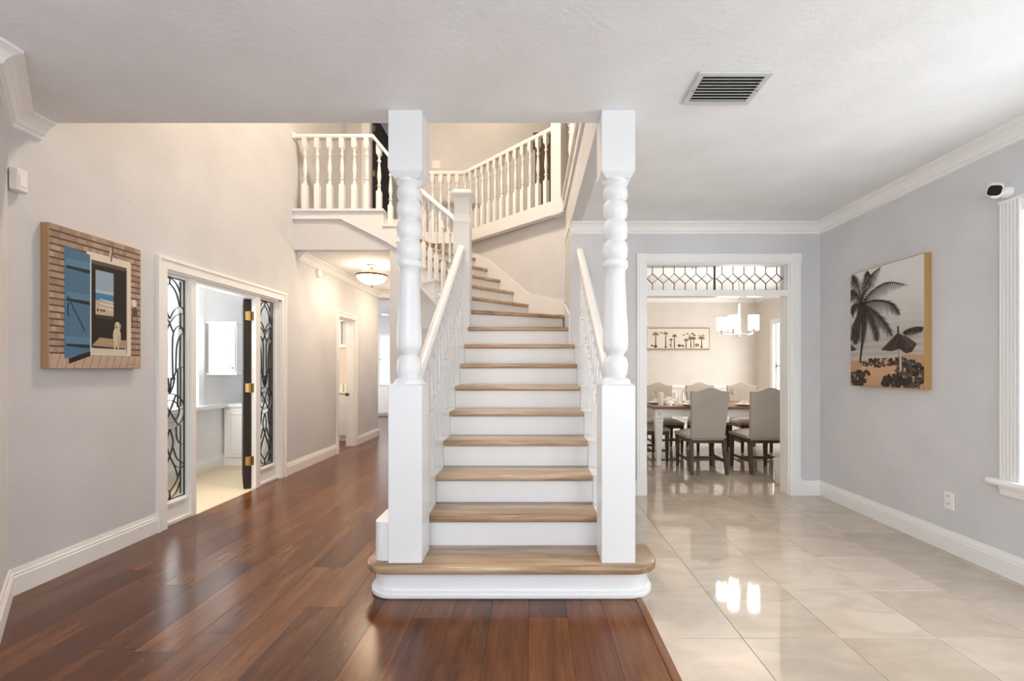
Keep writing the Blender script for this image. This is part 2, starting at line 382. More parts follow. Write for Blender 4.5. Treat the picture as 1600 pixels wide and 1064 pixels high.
mb = MB(); mb.prism([(XL, 5.5), (-1.78, 5.5), (-1.78, 6.5), (-.93, 6.5), (BX + .02, 5.18), (BX + .02, YE), (3.0, YE), (3.0, 8.6), (XL, 8.6)], 'Z', 3.02, Z2)
struct('floor', mb, 'tread', 'upper floor around the stair opening')

# ------------------------------------------------------------------ crown, baseboards
struct('trim_2', MB().sweep([(XR, -2.2, HC), (XR, YB, HC), (BX + .005, YB, HC)], CROWN), 'trim', 'white crown moulding around the living room ceiling')
struct('trim_3', MB().sweep([(XL, YE, HC), (XL, 2.49, HC), (-2.38, 2.01, HC), (-2.38, -2.2, HC)], CROWN), 'trim', 'white crown moulding turning at the left corner')
struct('trim_4', MB().sweep([(-1.7, 8.5, HC), (XL, 8.5, HC), (XL, 5.58, HC)], CROWN), 'trim', 'white crown moulding along the hall ceiling')
struct('trim_5', MB().sweep([(4.53, 4.63, HC), (4.53, 9.15, HC), (.5, 9.15, HC)], CROWN), 'trim', 'cream crown moulding in the dining room')
struct('trim_18', MB().sweep([(3.0, 7.0, HU), (XL, 7.0, HU)], CROWN), 'trim', 'crown moulding of the high ceiling')
struct('baseboard_right', MB().sweep([(XR, -2.2, 0), (XR, YB, 0), (2.66, YB, 0)], BASE), 'trim', 'white baseboard under the palm picture and corner')
struct('baseboard_back', MB().sweep([(1.045, YB, 0), (.62, YB, 0)], BASE), 'trim', 'short white baseboard between stairs and dining opening')
struct('baseboard_left', MB().sweep([(XL, 3.465, 0), (XL, 2.49, 0), (-2.38, 2.01, 0), (-2.38, -2.2, 0)], BASE), 'trim', 'white baseboard below the barn door picture')
struct('baseboard_hall', MB().sweep([(XL, 6.66, 0), (XL, 5.28, 0)], BASE), 'trim', 'white baseboard between study doorway and washroom doorway')
struct('baseboard_hall_end', MB().sweep([(XL - .13, 8.5, 0), (XL, 8.5, 0), (XL, 7.44, 0)], BASE), 'trim', 'white baseboard at the hall end')
struct('baseboard_study', MB().sweep([(-3.0, 6.5, 0), (-3.98, 6.5, 0), (-3.98, 2.8, 0)], BASE), 'trim', 'white baseboard inside the study')
struct('baseboard_dining', MB().sweep([(4.53, 4.63, 0), (4.53, 9.15, 0), (.5, 9.15, 0)], BASE), 'trim', 'white baseboard in the dining room')

# ------------------------------------------------------------------ casings
def casing_X(name, label, y0, y1, zt, w, x, s, depth, jamb=True):
    """casing around an opening in a wall whose face is x, room side s (+1/-1); goes to the floor"""
    mb = MB(); t = .02 * s; t2 = .028 * s
    for a, b in ((y0 - w, y0), (y1, y1 + w)):
        mb.box(x, x + t, a, b, 0, zt + w); e0 = a if a < y0 else b - .022
        mb.box(x, x + t2, e0 - .002 if e0 == a else e0, e0 + .022 if e0 == a else e0 + .024, 0, zt + w + .002)
    mb.box(x, x + t, y0, y1, zt, zt + w); mb.box(x, x + t2 + .001 * s, y0 - w - .003, y1 + w + .003, zt + w - .022, zt + w + .003)
    if jamb:
        mb.box(x, x - depth * s, y0, y0 + .018, 0, zt).box(x, x - depth * s, y1 - .018, y1, 0, zt).box(x, x - depth * s, y0, y1, zt - .018, zt)
    return struct(name, mb, 'trim', label)
casing_X('trim_6', 'white casing around the study doorway and its leaded sidelights', 3.555, 5.19, 2.03, .09, XL, 1, .13)
casing_X('trim_7', 'white casing around the washroom doorway in the hall', 6.74, 7.36, 2.03, .075, XL, 1, .13)
mb = MB(); yf = YB
for a, b in ((1.044, 1.133), (2.552, 2.658)):
    mb.box(a, b, yf - .02, yf, 0, 2.383); mb.box(a + .018, b - .018, yf - .026, yf, 0, 2.30)
mb.box(1.133, 2.552, yf - .02, yf, 2.293, 2.383); mb.box(1.062, 2.64, yf - .026, yf, 2.305, 2.365)
mb.box(2.555, 2.66, yf - .03, yf, 2.29, 2.385); mb.box(1.04, 1.135, yf - .03, yf, 2.29, 2.385)
mb.box(1.125, 1.145, yf, yf + .15, 0, 2.3).box(2.54, 2.56, yf, yf + .15, 0, 2.3).box(1.145, 2.54, yf, yf + .15, 2.28, 2.3)
mb.box(1.039, 1.14, yf - .03, yf, 0, .17).box(2.546, 2.664, yf - .03, yf, 0, .17)
struct('trim_8', mb, 'trim', 'wide white casing around the dining room opening', bevel=.003)
# dining wainscot : chair rail and picture frame mouldings
mb = MB().box(.5, 4.53, 9.12, 9.15, .87, .92).box(4.50, 4.53, 4.7, 6.5, .87, .92)
for i in range(5):
    a = .7 + i * .78; b = a + .66
    for q in ((a, b, .25, .28), (a, b, .77, .80)): mb.box(q[0], q[1], 9.135, 9.15, q[2], q[3])
    mb.box(a, a + .03, 9.135, 9.15, .28, .77).box(b - .03, b, 9.135, 9.15, .28, .77)
struct('trim_9', mb, 'trim', 'white chair rail and panel moulding on dining wall')
# dining window casing
mb = MB(); x = 4.53
for a, b in ((WD[0] - .09, WD[0]), (WD[1], WD[1] + .09)): mb.box(x - .02, x, a, b, WD[2], WD[3] + .09)
mb.box(x - .02, x, WD[0], WD[1], WD[3], WD[3] + .09).box(x - .05, x, WD[0] - .12, WD[1] + .12, WD[2] - .03, WD[2])
w = struct('window_1', mb, 'trim', 'white window casing at the right of the dining room')
mb = MB().box(x + .04, x + .08, WD[0], WD[1], 1.28, 1.32)
for yy in (WD[0], 7.52, WD[1] - .04): mb.box(x + .04, x + .08, yy, yy + .04, WD[2], WD[3])
obj('sash', mb, 'trim', w); obj('pane', MB().box(x + .058, x + .062, WD[0], WD[1], WD[2], WD[3]), 'glass', w)
# right window of the living room
mb = MB(); x = XR
y0, y1, z0, z1 = WR
for s_, (a, b) in ((1, (y1, y1 + .125)), (0, (y0 - .125, y0))):
    mb.box(x - .018, x, a, b, z0, z1 + .085)
    for k in range(6): mb.box(x - .026, x, a + .005 + k * .0205, a + .017 + k * .0205, z0, z1 + .07)
mb.box(x - .018, x, y0, y1, z1, z1 + .085); mb.box(x - .028, x, y0 - .126, y1 + .126, z1 + .07, z1 + .087)
mb.box(x, x + .14, y0, y0 + .015, z0, z1).box(x, x + .14, y1 - .015, y1, z0, z1).box(x, x + .14, y0, y1, z1 - .015, z1)
w = struct('window_2', mb, 'trim', 'fluted white window casing at the right edge')
obj('window_sill', MB().prism([(x + .1, z0 - .03), (x - .06, z0 - .03), (x - .065, z0 - .015), (x - .06, z0 + .004), (x + .138, z0 + .004), (x + .138, z0 - .03)], 'Y', y0 - .17, y1 + .17).prism([(x, z0 - .09), (x - .02, z0 - .09), (x - .035, z0 - .03), (x, z0 - .03)], 'Y', y0 - .12, y1 + .12), 'trim', w)
mb = MB().box(x + .08, x + .11, y0, y1, 1.36, 1.40)
for yy in (y0, (y0 + y1) / 2 - .02, y1 - .04): mb.box(x + .08, x + .11, yy, yy + .04, z0, z1)
obj('sash', mb, 'trim', w); obj('pane', MB().box(x + .118, x + .122, y0, y1, z0, z1), 'glass', w)
# study window
x = -3.98; y0, y1, z0, z1 = WS
mb = MB()
for a, b in ((y0 - .1, y0), (y1, y1 + .1)): mb.box(x, x + .02, a, b, z0, z1 + .1)
mb.box(x, x + .02, y0, y1, z1, z1 + .1)
w = struct('window_3', mb, 'trim', 'bright study window with white casing and deep sill')
mb = MB()
for yy in (y0, y0 + .38, y0 + .77, y1 - .04): mb.box(x - .1, x - .06, yy, yy + .04, z0, z1)
mb.box(x - .1, x - .06, y0, y1, z0, z0 + .04).box(x - .1, x - .06, y0, y1, z1 - .04, z1)
obj('sash', mb, 'trim', w)
obj('window_sill', MB().box(x - .1, x + .09, y0 - .14, 5.86, z0 - .045, z0 + .003), 'trim', w, bevel=.006); obj('pane', MB().box(x - .112, x - .108, y0, y1, z0, z1), 'glass', w)
# small windows far away
mb = MB(); mb.box(-4.28, -4.22, 12.57, 12.6, .8, 2.2).box(-3.92, -3.86, 12.57, 12.6, .8, 2.2).box(-4.22, -3.92, 12.57, 12.6, 2.15, 2.2).box(-4.3, -3.84, 12.54, 12.6, .8, .85)
w = struct('window_4', mb, 'trim', 'narrow bright window of the far room'); obj('sash', MB().box(-4.22, -3.92, 12.63, 12.66, 1.48, 1.52), 'trim', w); obj('pane', MB().box(-4.22, -3.92, 12.67, 12.674, .85, 2.15), 'glass', w)
mb = MB(); mb.box(-3.96, -3.9, 8.39, 8.42, 1.64, 2.18).box(-3.2, -3.14, 8.39, 8.42, 1.64, 2.18).box(-3.9, -3.2, 8.39, 8.42, 2.12, 2.18).box(-3.9, -3.2, 8.39, 8.42, 1.64, 1.70)
w = struct('window_5', mb, 'trim', 'small high window of the washroom'); obj('sash', MB().box(-3.57, -3.53, 8.44, 8.47, 1.7, 2.12), 'trim', w); obj('pane', MB().box(-3.9, -3.2, 8.475, 8.479, 1.7, 2.12), 'glass', w)
# front windows behind the viewpoint
for i, xx in enumerate((-1.65, .75)):
    mb = MB()
    for a, b in ((xx - .08, xx), (xx + 1.5, xx + 1.58)): mb.box(a, b, -2.2, -2.18, .4, 2.48)
    mb.box(xx, xx + 1.5, -2.2, -2.18, 2.4, 2.48).box(xx - .1, xx + 1.6, -2.2, -2.14, .36, .4)
    w = struct('window_%d' % (6 + i), mb, 'trim', ['left tall front window behind the viewpoint', 'right tall front window behind the viewpoint'][i]); obj('pane', MB().box(xx, xx + 1.5, -2.284, -2.28, .4, 2.4), 'glass', w)
# ------------------------------------------------------------------ staircase
RISE, RUN = .1867, .256
def ZK(k): return .175 + RISE * (k - 1)
def YK(k): return 2.745 + RUN * (k - 2)
SX0, SX1 = -.632, .408
st = thing('staircase', (-.112, 3.5, 0), 'white staircase with brown wooden treads turning left as it climbs', 'staircase')
TT = .042
# bullnose bottom step
def bull(x0, x1, yf, yb, r, n=10):
    p = []
    for k in range(n + 1):
        a = math.pi * 1.5 - math.pi / 2 * k / n
        p.append((x0 + r + r * math.cos(a), yf + r + r * math.sin(a)))
    q = [(x1 - (u - x0), v) for u, v in p]
    return p + [(x0, yb), (x1, yb)] + q[::-1]
def nosed(poly, z0, z1, e=.012):
    """slab with its edge rounded top and bottom"""
    mb = MB(); n = len(poly); cx = sum(p[0] for p in poly) / n; cy = sum(p[1] for p in poly) / n
    def sc(d):
        out = []
        for i in range(n):
            a = Vector(poly[i - 1]); b = Vector(poly[i]); c = Vector(poly[(i + 1) % n])
            t1 = (b - a).normalized(); t2 = (c - b).normalized(); nn = Vector((-t1.y, t1.x)) + Vector((-t2.y, t2.x)); nn.normalize()
            k = nn.dot(Vector((-t1.y, t1.x))); out.append(b + nn * d / max(.35, k))
        return out
    area = sum(poly[i][0] * poly[(i + 1) % n][1] - poly[(i + 1) % n][0] * poly[i][1] for i in range(n)); sg = 1 if area > 0 else -1
    vs = []; lv = [(z0, e * sg), (z0 + e * .35, e * .25 * sg), (z0 + e, 0), (z1 - e, 0), (z1 - e * .35, e * .25 * sg), (z1, e * sg)]
    for z, d in lv: vs += [(p[0], p[1], z) for p in sc(d)]
    fs = [list(range(n))[::-1], [5 * n + i for i in range(n)]]
    for j in range(5):
        for i in range(n): fs.append((j * n + i, j * n + (i + 1) % n, (j + 1) * n + (i + 1) % n, (j + 1) * n + i))
    return mb.add(vs, fs)
obj('tread', nosed(bull(-.93, .708, 2.455, YK(2) + .06, .15), ZK(1) - TT, ZK(1)), 'tread', st, smooth=50)
obj('riser', MB().prism(bull(-.885, .663, 2.492, YK(2) + .05, .13), 'Z', 0, ZK(1) - TT), 'white', st, smooth=40)
obj('shoe_moulding', nosed(bull(-.905, .683, 2.462, YK(2) + .05, .145), 0, .034, .008), 'white', st, smooth=50)
# straight flight
for k in range(2, 10):
    z = ZK(k); y = YK(k); yb = YK(k + 1) + .03
    if k < 9: obj('tread', nosed([(SX0, y), (SX1, y), (SX1, yb), (SX0, yb)], z - TT, z), 'tread', st, smooth=50)
    obj('riser', MB().box(SX0, SX1, y + .028, y + .046, ZK(k - 1), z - TT), 'white', st)
LN = {9: (SX0, YK(9)), 10: (-.66, 4.66), 11: (-.80, 4.80), 12: (-.985, 4.985), 13: (-1.17, 5.17), 14: (-1.35, 5.35), 15: (-1.50, 5.50), 16: (-1.62, 5.50), 17: (-1.78, 5.50)}
RN = {9: (SX1 - .01, YK(9)), 10: (BX - .018, 5.10), 11: (-.03, 5.578), 12: (-.215, 5.763), 13: (-.40, 5.948), 14: (-.58, 6.128), 15: (-.765, 6.313), 16: (-1.30, 6.48), 17: (-1.78, 6.48)}
CORN = {10: [(BX - .018, 5.17)], 15: [(-.94, 6.478)]}
def fwd(a, b):
    d = Vector((b[0] - a[0], b[1] - a[1])).normalized(); return Vector((-d.y, d.x))
for k in range(9, 17):
    z = ZK(k); a, b = LN[k], RN[k]; a2, b2 = LN[k + 1], RN[k + 1]; f2 = fwd(a2, b2) * .03
    poly = [a, b]
    if k == 9: poly += [(BX - .018, YB + .0)] if False else []
    poly += CORN.get(k, []) + [(b2[0] + f2.x, b2[1] + f2.y), (a2[0] + f2.x, a2[1] + f2.y)]
    if k in (11, 12, 13, 14): pass
    obj('tread', nosed(poly, z - TT, z), 'tread', st, smooth=50)
for k in range(10, 18):
    a, b = Vector(LN[k]), Vector(RN[k]); f = fwd(a, b)
    p = [a + f * .028, b + f * .028, b + f * .046, a + f * .046]
    obj('riser', MB().prism([tuple(q) for q in p], 'Z', ZK(k - 1), ZK(k) - TT), 'white', st)
# stepped side stringers of the straight flight
def stepped(x0, x1, k1):
    poly = [(2.69, ZK(1))]
    y = 2.69
    for k in range(2, k1 + 1):
        yf = YK(k) + .026
        poly += [(yf, ZK(k - 1)), (yf, ZK(k) - .004)] if k > 2 else [(2.69, ZK(2) - .004)]
    ye = 4.5 if x0 > 0 else 4.56
    poly += [(ye, ZK(k1) - .004), (ye, ZK(1))]
    # the polygon is concave: build it as one box per step
    mb = MB()
    for k in range(2, k1 + 1):
        yf = YK(k) + .026 if k > 2 else 2.69
        ye2 = min(ye, YK(k + 1) + .026)
        if yf >= ye - .001: continue
        mb.box(x0, x1, yf, ye2, .0, ZK(k) - .004)
        mb.box(x0 - .006, x1 + .006, yf - .012, ye2 - .012, ZK(k) - .022, ZK(k) - .002)
    return mb
obj('stringer', stepped(-.785, SX0 - .002, 9), 'white', st)
obj('stringer', stepped(SX1 + .002, .56, 9), 'white', st)
# rounded block beside the left post on the bottom step
mb = MB(); p = [(-.79, 2.54), (-.835, 2.54)]
for k in range(9):
    a = math.pi * 1.5 - math.pi / 2 * k / 8; p.append((-.835 + .045 * math.cos(a), 2.585 + .045 * math.sin(a)))
p += [(-.88, 2.78), (-.79, 2.78)]
obj('stringer_end', mb.prism(p, 'Z', ZK(1), .395), 'white', st, smooth=40, bevel=.004)
# skirt boards along the outer walls
def skirt(pts, up=.12, dn=.32, off=.016):
    mb = MB(); n = len(pts)
    vs = []
    for (x, y, z, nx, ny) in pts:
        for o_ in (0, off):
            vs.append((x + nx * o_, y + ny * o_, z - dn)); vs.append((x + nx * o_, y + ny * o_, z + up))
    fs = []
    for i in range(n - 1):
        a = 4 * i; b = a + 4
        fs += [(a, b, b + 1, a + 1), (a + 2, a + 3, b + 3, b + 2), (a + 1, b + 1, b + 3, a + 3), (a, a + 2, b + 2, b)]
    fs += [(0, 1, 3, 2), (4 * n - 4, 4 * n - 2, 4 * n - 1, 4 * n - 3)]
    return mb.add(vs, fs)
c = math.sqrt(.5)
obj('skirt_board', skirt([(BX, YB, ZK(9) + .02, -1, 0), (BX, 5.18, ZK(10) + .03, -1, 0)], .1), 'white', st)
obj('skirt_board', skirt([(BX, 5.18, ZK(10) + .05, -c, -c), (-.01, 5.577, ZK(11), -c, -c), (-.57, 6.135, ZK(14), -c, -c), (-.93, 6.49, ZK(15) + .06, -c, -c)], .115), 'white', st)
obj('skirt_board', skirt([(-.93, 6.49, ZK(15) + .06, 0, -1), (-1.7, 6.49, ZK(16) + .14, 0, -1)], .115), 'white', st)
# inner stringer of the upper flights
def diag(t, a): return (-.72 - t * c + a * c, 4.70 + t * c + a * c)
mb = MB(); prof = [(0, 1.69), (0, 2.06)]
tk = {k: (LN[k][1] - 4.70) / c for k in (11, 12, 13, 14, 15)}
for k in (11, 12, 13, 14):
    t0 = max(.0, tk[k] + .02); t1 = tk[k + 1] + .02
    q = [(t0, 1.66 + .715 * t0), (t0, ZK(k) - .004), (t1, ZK(k) - .004), (t1, 1.66 + .715 * t1)]
    n0 = len(mb.v); mb.prism(q, 'X', -.05, .06)
    for i in range(n0, len(mb.v)):
        a_, t_, z_ = mb.v[i]; X_, Y_ = diag(t_, a_); mb.v[i] = (X_, Y_, z_)
    n0 = len(mb.v); mb.box(-.062, .06, t0 - .012, t1 - .012, ZK(k) - .024, ZK(k) - .002)
    for i in range(n0, len(mb.v)):
        a_, t_, z_ = mb.v[i]; X_, Y_ = diag(t_, a_); mb.v[i] = (X_, Y_, z_)
obj('stringer', mb, 'white', st)
mb = MB()
mb.prism([(-1.47, 2.58), (-1.47, ZK(15) - .004), (-1.61, ZK(15) - .004), (-1.61, 2.69)], 'Y', 5.45, 5.56)
mb.prism([(-1.60, 2.685), (-1.60, ZK(16) - .004), (-1.775, ZK(16) - .004), (-1.775, 2.79)], 'Y', 5.451, 5.56)
mb.prism([(-1.77, 2.785), (-1.77, Z2 - .02), (-2.29, Z2 - .02), (-2.29, 3.045)], 'Y', 5.452, 5.56)
mb.box(-1.62, -1.47, 5.438, 5.56, ZK(15) - .024, ZK(15) - .002).box(-1.785, -1.61, 5.438, 5.56, ZK(16) - .024, ZK(16) - .002)
obj('stringer', mb, 'white', st)
# soffit closing the underside of the turn
obj('soffit', MB().prism([(-.70, 4.82), (.38, 4.9), (.38, 5.17), (-.93, 6.48), (-1.6, 6.48), (-1.6, 5.58), (-1.46, 5.58)], 'Z', 1.55, 1.58), 'wall', st)

# ------------------------------------------------------------------ turned columns
COLP = [(.074, 2.318), (.070, 2.30), (.052, 2.288), (.066, 2.275), (.0705, 2.25), (.068, 2.225), (.050, 2.208), (.066, 2.19), (.0715, 2.155), (.066, 2.115), (.048, 2.098),
        (.066, 2.08), (.0715, 2.042), (.066, 2.0), (.048, 1.982), (.066, 1.964), (.0715, 1.925), (.066, 1.885), (.051, 1.87), (.070, 1.862), (.072, 1.84), (.067, 1.825), (.055, 1.815),
        (.0565, 1.76), (.061, 1.65), (.0665, 1.52), (.0705, 1.42), (.0705, 1.385), (.066, 1.355), (.053, 1.338), (.047, 1.325), (.062, 1.31), (.0695, 1.28), (.0705, 1.255), (.066, 1.22), (.058, 1.20), (.078, 1.19), (.085, 1.172), (.085, 1.162)][::-1]
def column(xc, yc, label):
    t = thing('turned_column', (xc, yc, ZK(1)), label, 'column', 'columns flanking the stairs')
    h = .093
    obj('base_block', MB().box(xc - h, xc + h, yc - h, yc + h, ZK(1), 1.158).box(xc - h + .006, xc + h - .006, yc - h + .006, yc + h - .006, 1.158, 1.166), 'white', t, bevel=.005)
    obj('turned_shaft', MB().lathe(COLP, (xc, yc, 0), 32), 'white', t, smooth=60)
    mb = MB().box(xc - h, xc + h, yc - h, yc + h, 2.345, HC)
    a, b = h, .066
    mb.add([(xc + sx * a, yc + sy * a, 2.345) for sx, sy in ((-1, -1), (1, -1), (1, 1), (-1, 1))] + [(xc + sx * b, yc + sy * b, 2.312) for sx, sy in ((-1, -1), (1, -1), (1, 1), (-1, 1))],
           [(0, 1, 2, 3), (7, 6, 5, 4), (0, 4, 5, 1), (1, 5, 6, 2), (2, 6, 7, 3), (3, 7, 4, 0)])
    obj('top_block', mb, 'white', t, bevel=.004)
    return t
CY = 2.605
column(-.697, CY, 'white turned wooden column left of the stairs')
column(.482, CY, 'white turned wooden column right of the stairs')

# ------------------------------------------------------------------ balusters and rails
SQ = .021
BALM = {}
def baluster_mesh(L, sq=SQ):
    key = (round(L, 2), sq)
    if key in BALM: return BALM[key]
    L = key[0]; top = .135; tur = .43; bot = L - top - tur
    k = sq / .021
    prof = [(.008, bot - .01), (.017, bot), (.0135, bot + .03), (.012, bot + .05), (.0185, bot + .057), (.0185, bot + .068), (.012, bot + .075), (.0115, bot + .10), (.019, bot + .165), (.018, bot + .2), (.0125, bot + .28),
            (.0095, bot + .34), (.0175, bot + .352), (.0175, bot + .366), (.010, bot + .376), (.011, bot + .405), (.017, bot + tur), (.008, bot + tur + .01)]
    mb = MB(); mb.lathe([(r * k, z) for r, z in prof], (0, 0, 0), 10)
    def blk(z0, z1, c0, c1):
        rings = [(z0, sq - .008 if c0 else sq), (z0 + (.014 if c0 else .001), sq), (z1 - (.014 if c1 else .001), sq), (z1, sq - .008 if c1 else sq)]
        vs = []
        for z, h in rings: vs += [(-h, -h, z), (h, -h, z), (h, h, z), (-h, h, z)]
        fs = [(3, 2, 1, 0), (12, 13, 14, 15)]
        for j in range(3):
            for i in range(4): fs.append((j * 4 + i, j * 4 + (i + 1) % 4, j * 4 + 4 + (i + 1) % 4, j * 4 + 4 + i))
        mb.add(vs, fs)
    blk(0, bot, 0, 1); blk(bot + tur, L, 1, 0)
    me = mesh_of(mb, 'baluster', 45); me.materials.append(MATS['white']); BALM[key] = me
    return me
RAIL = [(-.034, -.044), (-.026, -.056), (.026, -.056), (.034, -.044), (.034, -.022), (.028, -.012), (.02, -.003), (.0, 0), (-.02, -.003), (-.028, -.012), (-.034, -.022)]
def znose(y): return ZK(2) + .7293 * (y - YK(2))
def zrail(y): return znose(y) + .80
def flight_rail(xc, y1, label):
    t = thing('stair_balustrade', (xc, 3.6, 0), label, 'balustrade', 'railings of the straight flight')
    obj('handrail', MB().sweep([(xc, 2.69, zrail(2.69)), (xc, y1, zrail(y1))], RAIL), 'white', t, smooth=50)
    for k in range(2, 10):
        for d in (.075, .203):
            y = YK(k) + d
            if y > y1 - .05: continue
            z = ZK(k) - .002; L = zrail(y) - .03 - z
            inst('baluster', baluster_mesh(L), t, (xc, y, z))
    return t
flight_rail(-.705, 4.57, 'white stair railing rising from the left column to the square newel')
flight_rail(.485, 4.5, 'white stair railing rising from the right column to the grey wall')
# square newel at the turn
t = thing('newel_post', (-.70, 4.65, 0), 'square white newel post with moulded cap at the stair turn', 'newel post')
nx, ny, h = -.70, 4.65, .083
obj('post_shaft', MB().box(nx - h, nx + h, ny - h, ny + h, 0, 2.80).box(nx - h + .008, nx + h - .008, ny - h + .008, ny + h - .008, 2.80, 2.965).box(nx - h - .004, nx + h + .004, ny - h - .004, ny + h + .004, 2.72, 2.75), 'white', t, bevel=.003)
mb = MB(); pr = [(.078, 2.95), (.082, 2.965), (.098, 2.985), (.112, 3.0), (.112, 3.018), (.085, 3.03), (.075, 3.055)]
vs = []
for r, z in pr: vs += [(nx - r, ny - r, z), (nx + r, ny - r, z), (nx + r, ny + r, z), (nx - r, ny + r, z)]
fs = [(3, 2, 1, 0), tuple(4 * (len(pr) - 1) + i for i in range(4))]
for j in range(len(pr) - 1):
    for i in range(4): fs.append((j * 4 + i, j * 4 + (i + 1) % 4, j * 4 + 4 + (i + 1) % 4, j * 4 + 4 + i))
obj('post_cap', mb.add(vs, fs), 'white', t)

def railing(name_loc, label, path, posts, closed_shoe=True, off=-.0):
    """upper balustrade: path of rail tops; posts = list of (x, y, z_bottom, rz)"""
    t = thing('balustrade', name_loc, label, 'balustrade', 'upper floor railings')
    obj('handrail', MB().sweep(path, RAIL), 'white', t, smooth=50)
    return t
def along(p, q, n, inc0=False, inc1=False):
    p = Vector(p); q = Vector(q); ks = range(0 if inc0 else 1, n + (1 if inc1 else 0)); return [p + (q - p) * k / n for k in ks]
ZR2 = 4.08
# inner railing : newel, diagonal flight, balcony, left wall
A = (-.76, 4.71, 2.80); B = (-1.48, 5.43, 3.54); D = (-1.905, 5.50, ZR2); E = (XL + .02, 5.50, ZR2)
B = (-1.44, 5.39, 3.50)
def innerz(t): return A[2] + (B[2] - A[2]) * t
t = railing((-1.9, 5.5, Z2), 'white balcony railing from the newel up to the left wall', [A, B, D, E], [])
for k in (11, 12, 13, 14):
    for d in (.045, .17):
        tt = (LN[k][1] - 4.70) / c + d; x_, y_ = diag(tt, -.012)
        u = (y_ - A[1]) / (B[1] - A[1])
        if u > 1.02 or u < .04: continue
        inst('baluster', baluster_mesh(round(innerz(u) - .03 - ZK(k), 2), .019), t, (x_, y_, ZK(k) - .002), math.pi / 4)
for x_, k in ((-1.55, 15), (-1.70, 16)):
    u = (x_ - B[0]) / (D[0] - B[0]); zt = B[2] + (D[2] - B[2]) * u
    inst('baluster', baluster_mesh(zt - .03 - ZK(k), .027), t, (x_, 5.50, ZK(k) - .002))
for i in range(7):
    x_ = (592.5 - 19.3 * i - 830) / 711 * 5.50; zt = ZR2
    if x_ > D[0]: zt = B[2] + (D[2] - B[2]) * (x_ - B[0]) / (D[0] - B[0])
    inst('baluster', baluster_mesh(zt - .035 - Z2, .029), t, (x_, 5.50, Z2))
obj('fascia', MB().box(XL, -1.79, 5.453, 5.56, 3.045, Z2 - .028).box(XL, -1.765, 5.43, 5.56, Z2 - .028, Z2), 'white', t)
obj('wall_rosette', MB().lathe([(.05, 0), (.05, .008), (.04, .016), (.0, .018)], (0, 0, 0), 16).box(-.034, .034, -.06, .02, .0, .012), 'white', t)
ro = t.children[-1]; ro.rotation_euler = (0, math.pi / 2, 0); ro.location = Vector((XL + .001, 5.50, ZR2 - .03)) - ORG[t.name]
# outer railing : back, diagonal
P1 = (-1.88, 6.52, ZR2); P2 = (-.945, 6.52, ZR2); P3 = (.27, 5.305, ZR2)
t = railing((-.3, 6.0, Z2), 'white upper railing turning diagonally above the stairwell', [P1, P2, P3], [])
for p in along(P1, P2, 8, True, False): inst('baluster', baluster_mesh(ZR2 - .03 - Z2, .026), t, (p.x, p.y, Z2))
for p in along(P2, P3, 13, True, False): inst('baluster', baluster_mesh(ZR2 - .03 - Z2, .026), t, (p.x, p.y, Z2), math.pi / 4)
obj('fascia', MB().sweep([(BX + .03, 5.13, 0), (-.93, 6.447, 0), (-1.9, 6.447, 0)][::-1], [(0, 3.0), (-.09, 3.0), (-.09, Z2 - .003), (.025, Z2 - .003), (.025, Z2 - .035), (0, Z2 - .035)]), 'white', t)
pm = MB().box(-.075, .075, -.075, .075, 2.99, 4.25).box(-.09, .09, -.09, .09, 4.25, 4.29)
o = obj('corner_post', pm, 'white', t); o.location = Vector((.33, 5.20, 2.99)) - ORG[t.name]; o.rotation_euler = (0, 0, math.pi / 4)
# loft railing running toward the viewer above the right side
t = railing((.43, 4, Z2), 'white loft railing along the upper floor edge at right', [(.43, 5.12, ZR2), (.43, YE, ZR2)], [])
for p in along((.43, 5.0, 0), (.43, YE + .1, 0), 17, True, True): inst('baluster', baluster_mesh(ZR2 - .03 - Z2, .026), t, (p.x, p.y, Z2))
obj('fascia', MB().box(BX - .022, BX + .1, YE, 5.12, 3.03, Z2 - .03).box(BX - .045, BX + .1, YE, 5.12, Z2 - .03, Z2), 'white', t)
# ------------------------------------------------------------------ leaded sidelights beside the study door
def smooth_pts(pts, n=6):
    """Catmull-Rom through the points"""
    if len(pts) < 3: return pts
    P = [pts[0]] + list(pts) + [pts[-1]]; out = []
    for i in range(1, len(P) - 2):
        p0, p1, p2, p3 = [Vector(q) for q in P[i - 1:i + 3]]
        for k in range(n):
            t = k / n
            out.append(.5 * ((2 * p1) + (p2 - p0) * t + (2 * p0 - 5 * p1 + 4 * p2 - p3) * t * t + (3 * p1 - p0 - 3 * p2 + p3) * t ** 3))
    out.append(Vector(P[-2])); return [tuple(q) for q in out]
def y5(v): return 400 + v * .188      # readings of the photograph's pattern -> height
def zz(ypx): return 1.25 + (576 - ypx) / 711 * 3.70
R5 = lambda pts: [((a - 180) / 115, zz(400 + b * .188)) for a, b in pts]
R6 = lambda pts: [((a - 140) / 92, zz(590 + b * .235)) for a, b in pts]
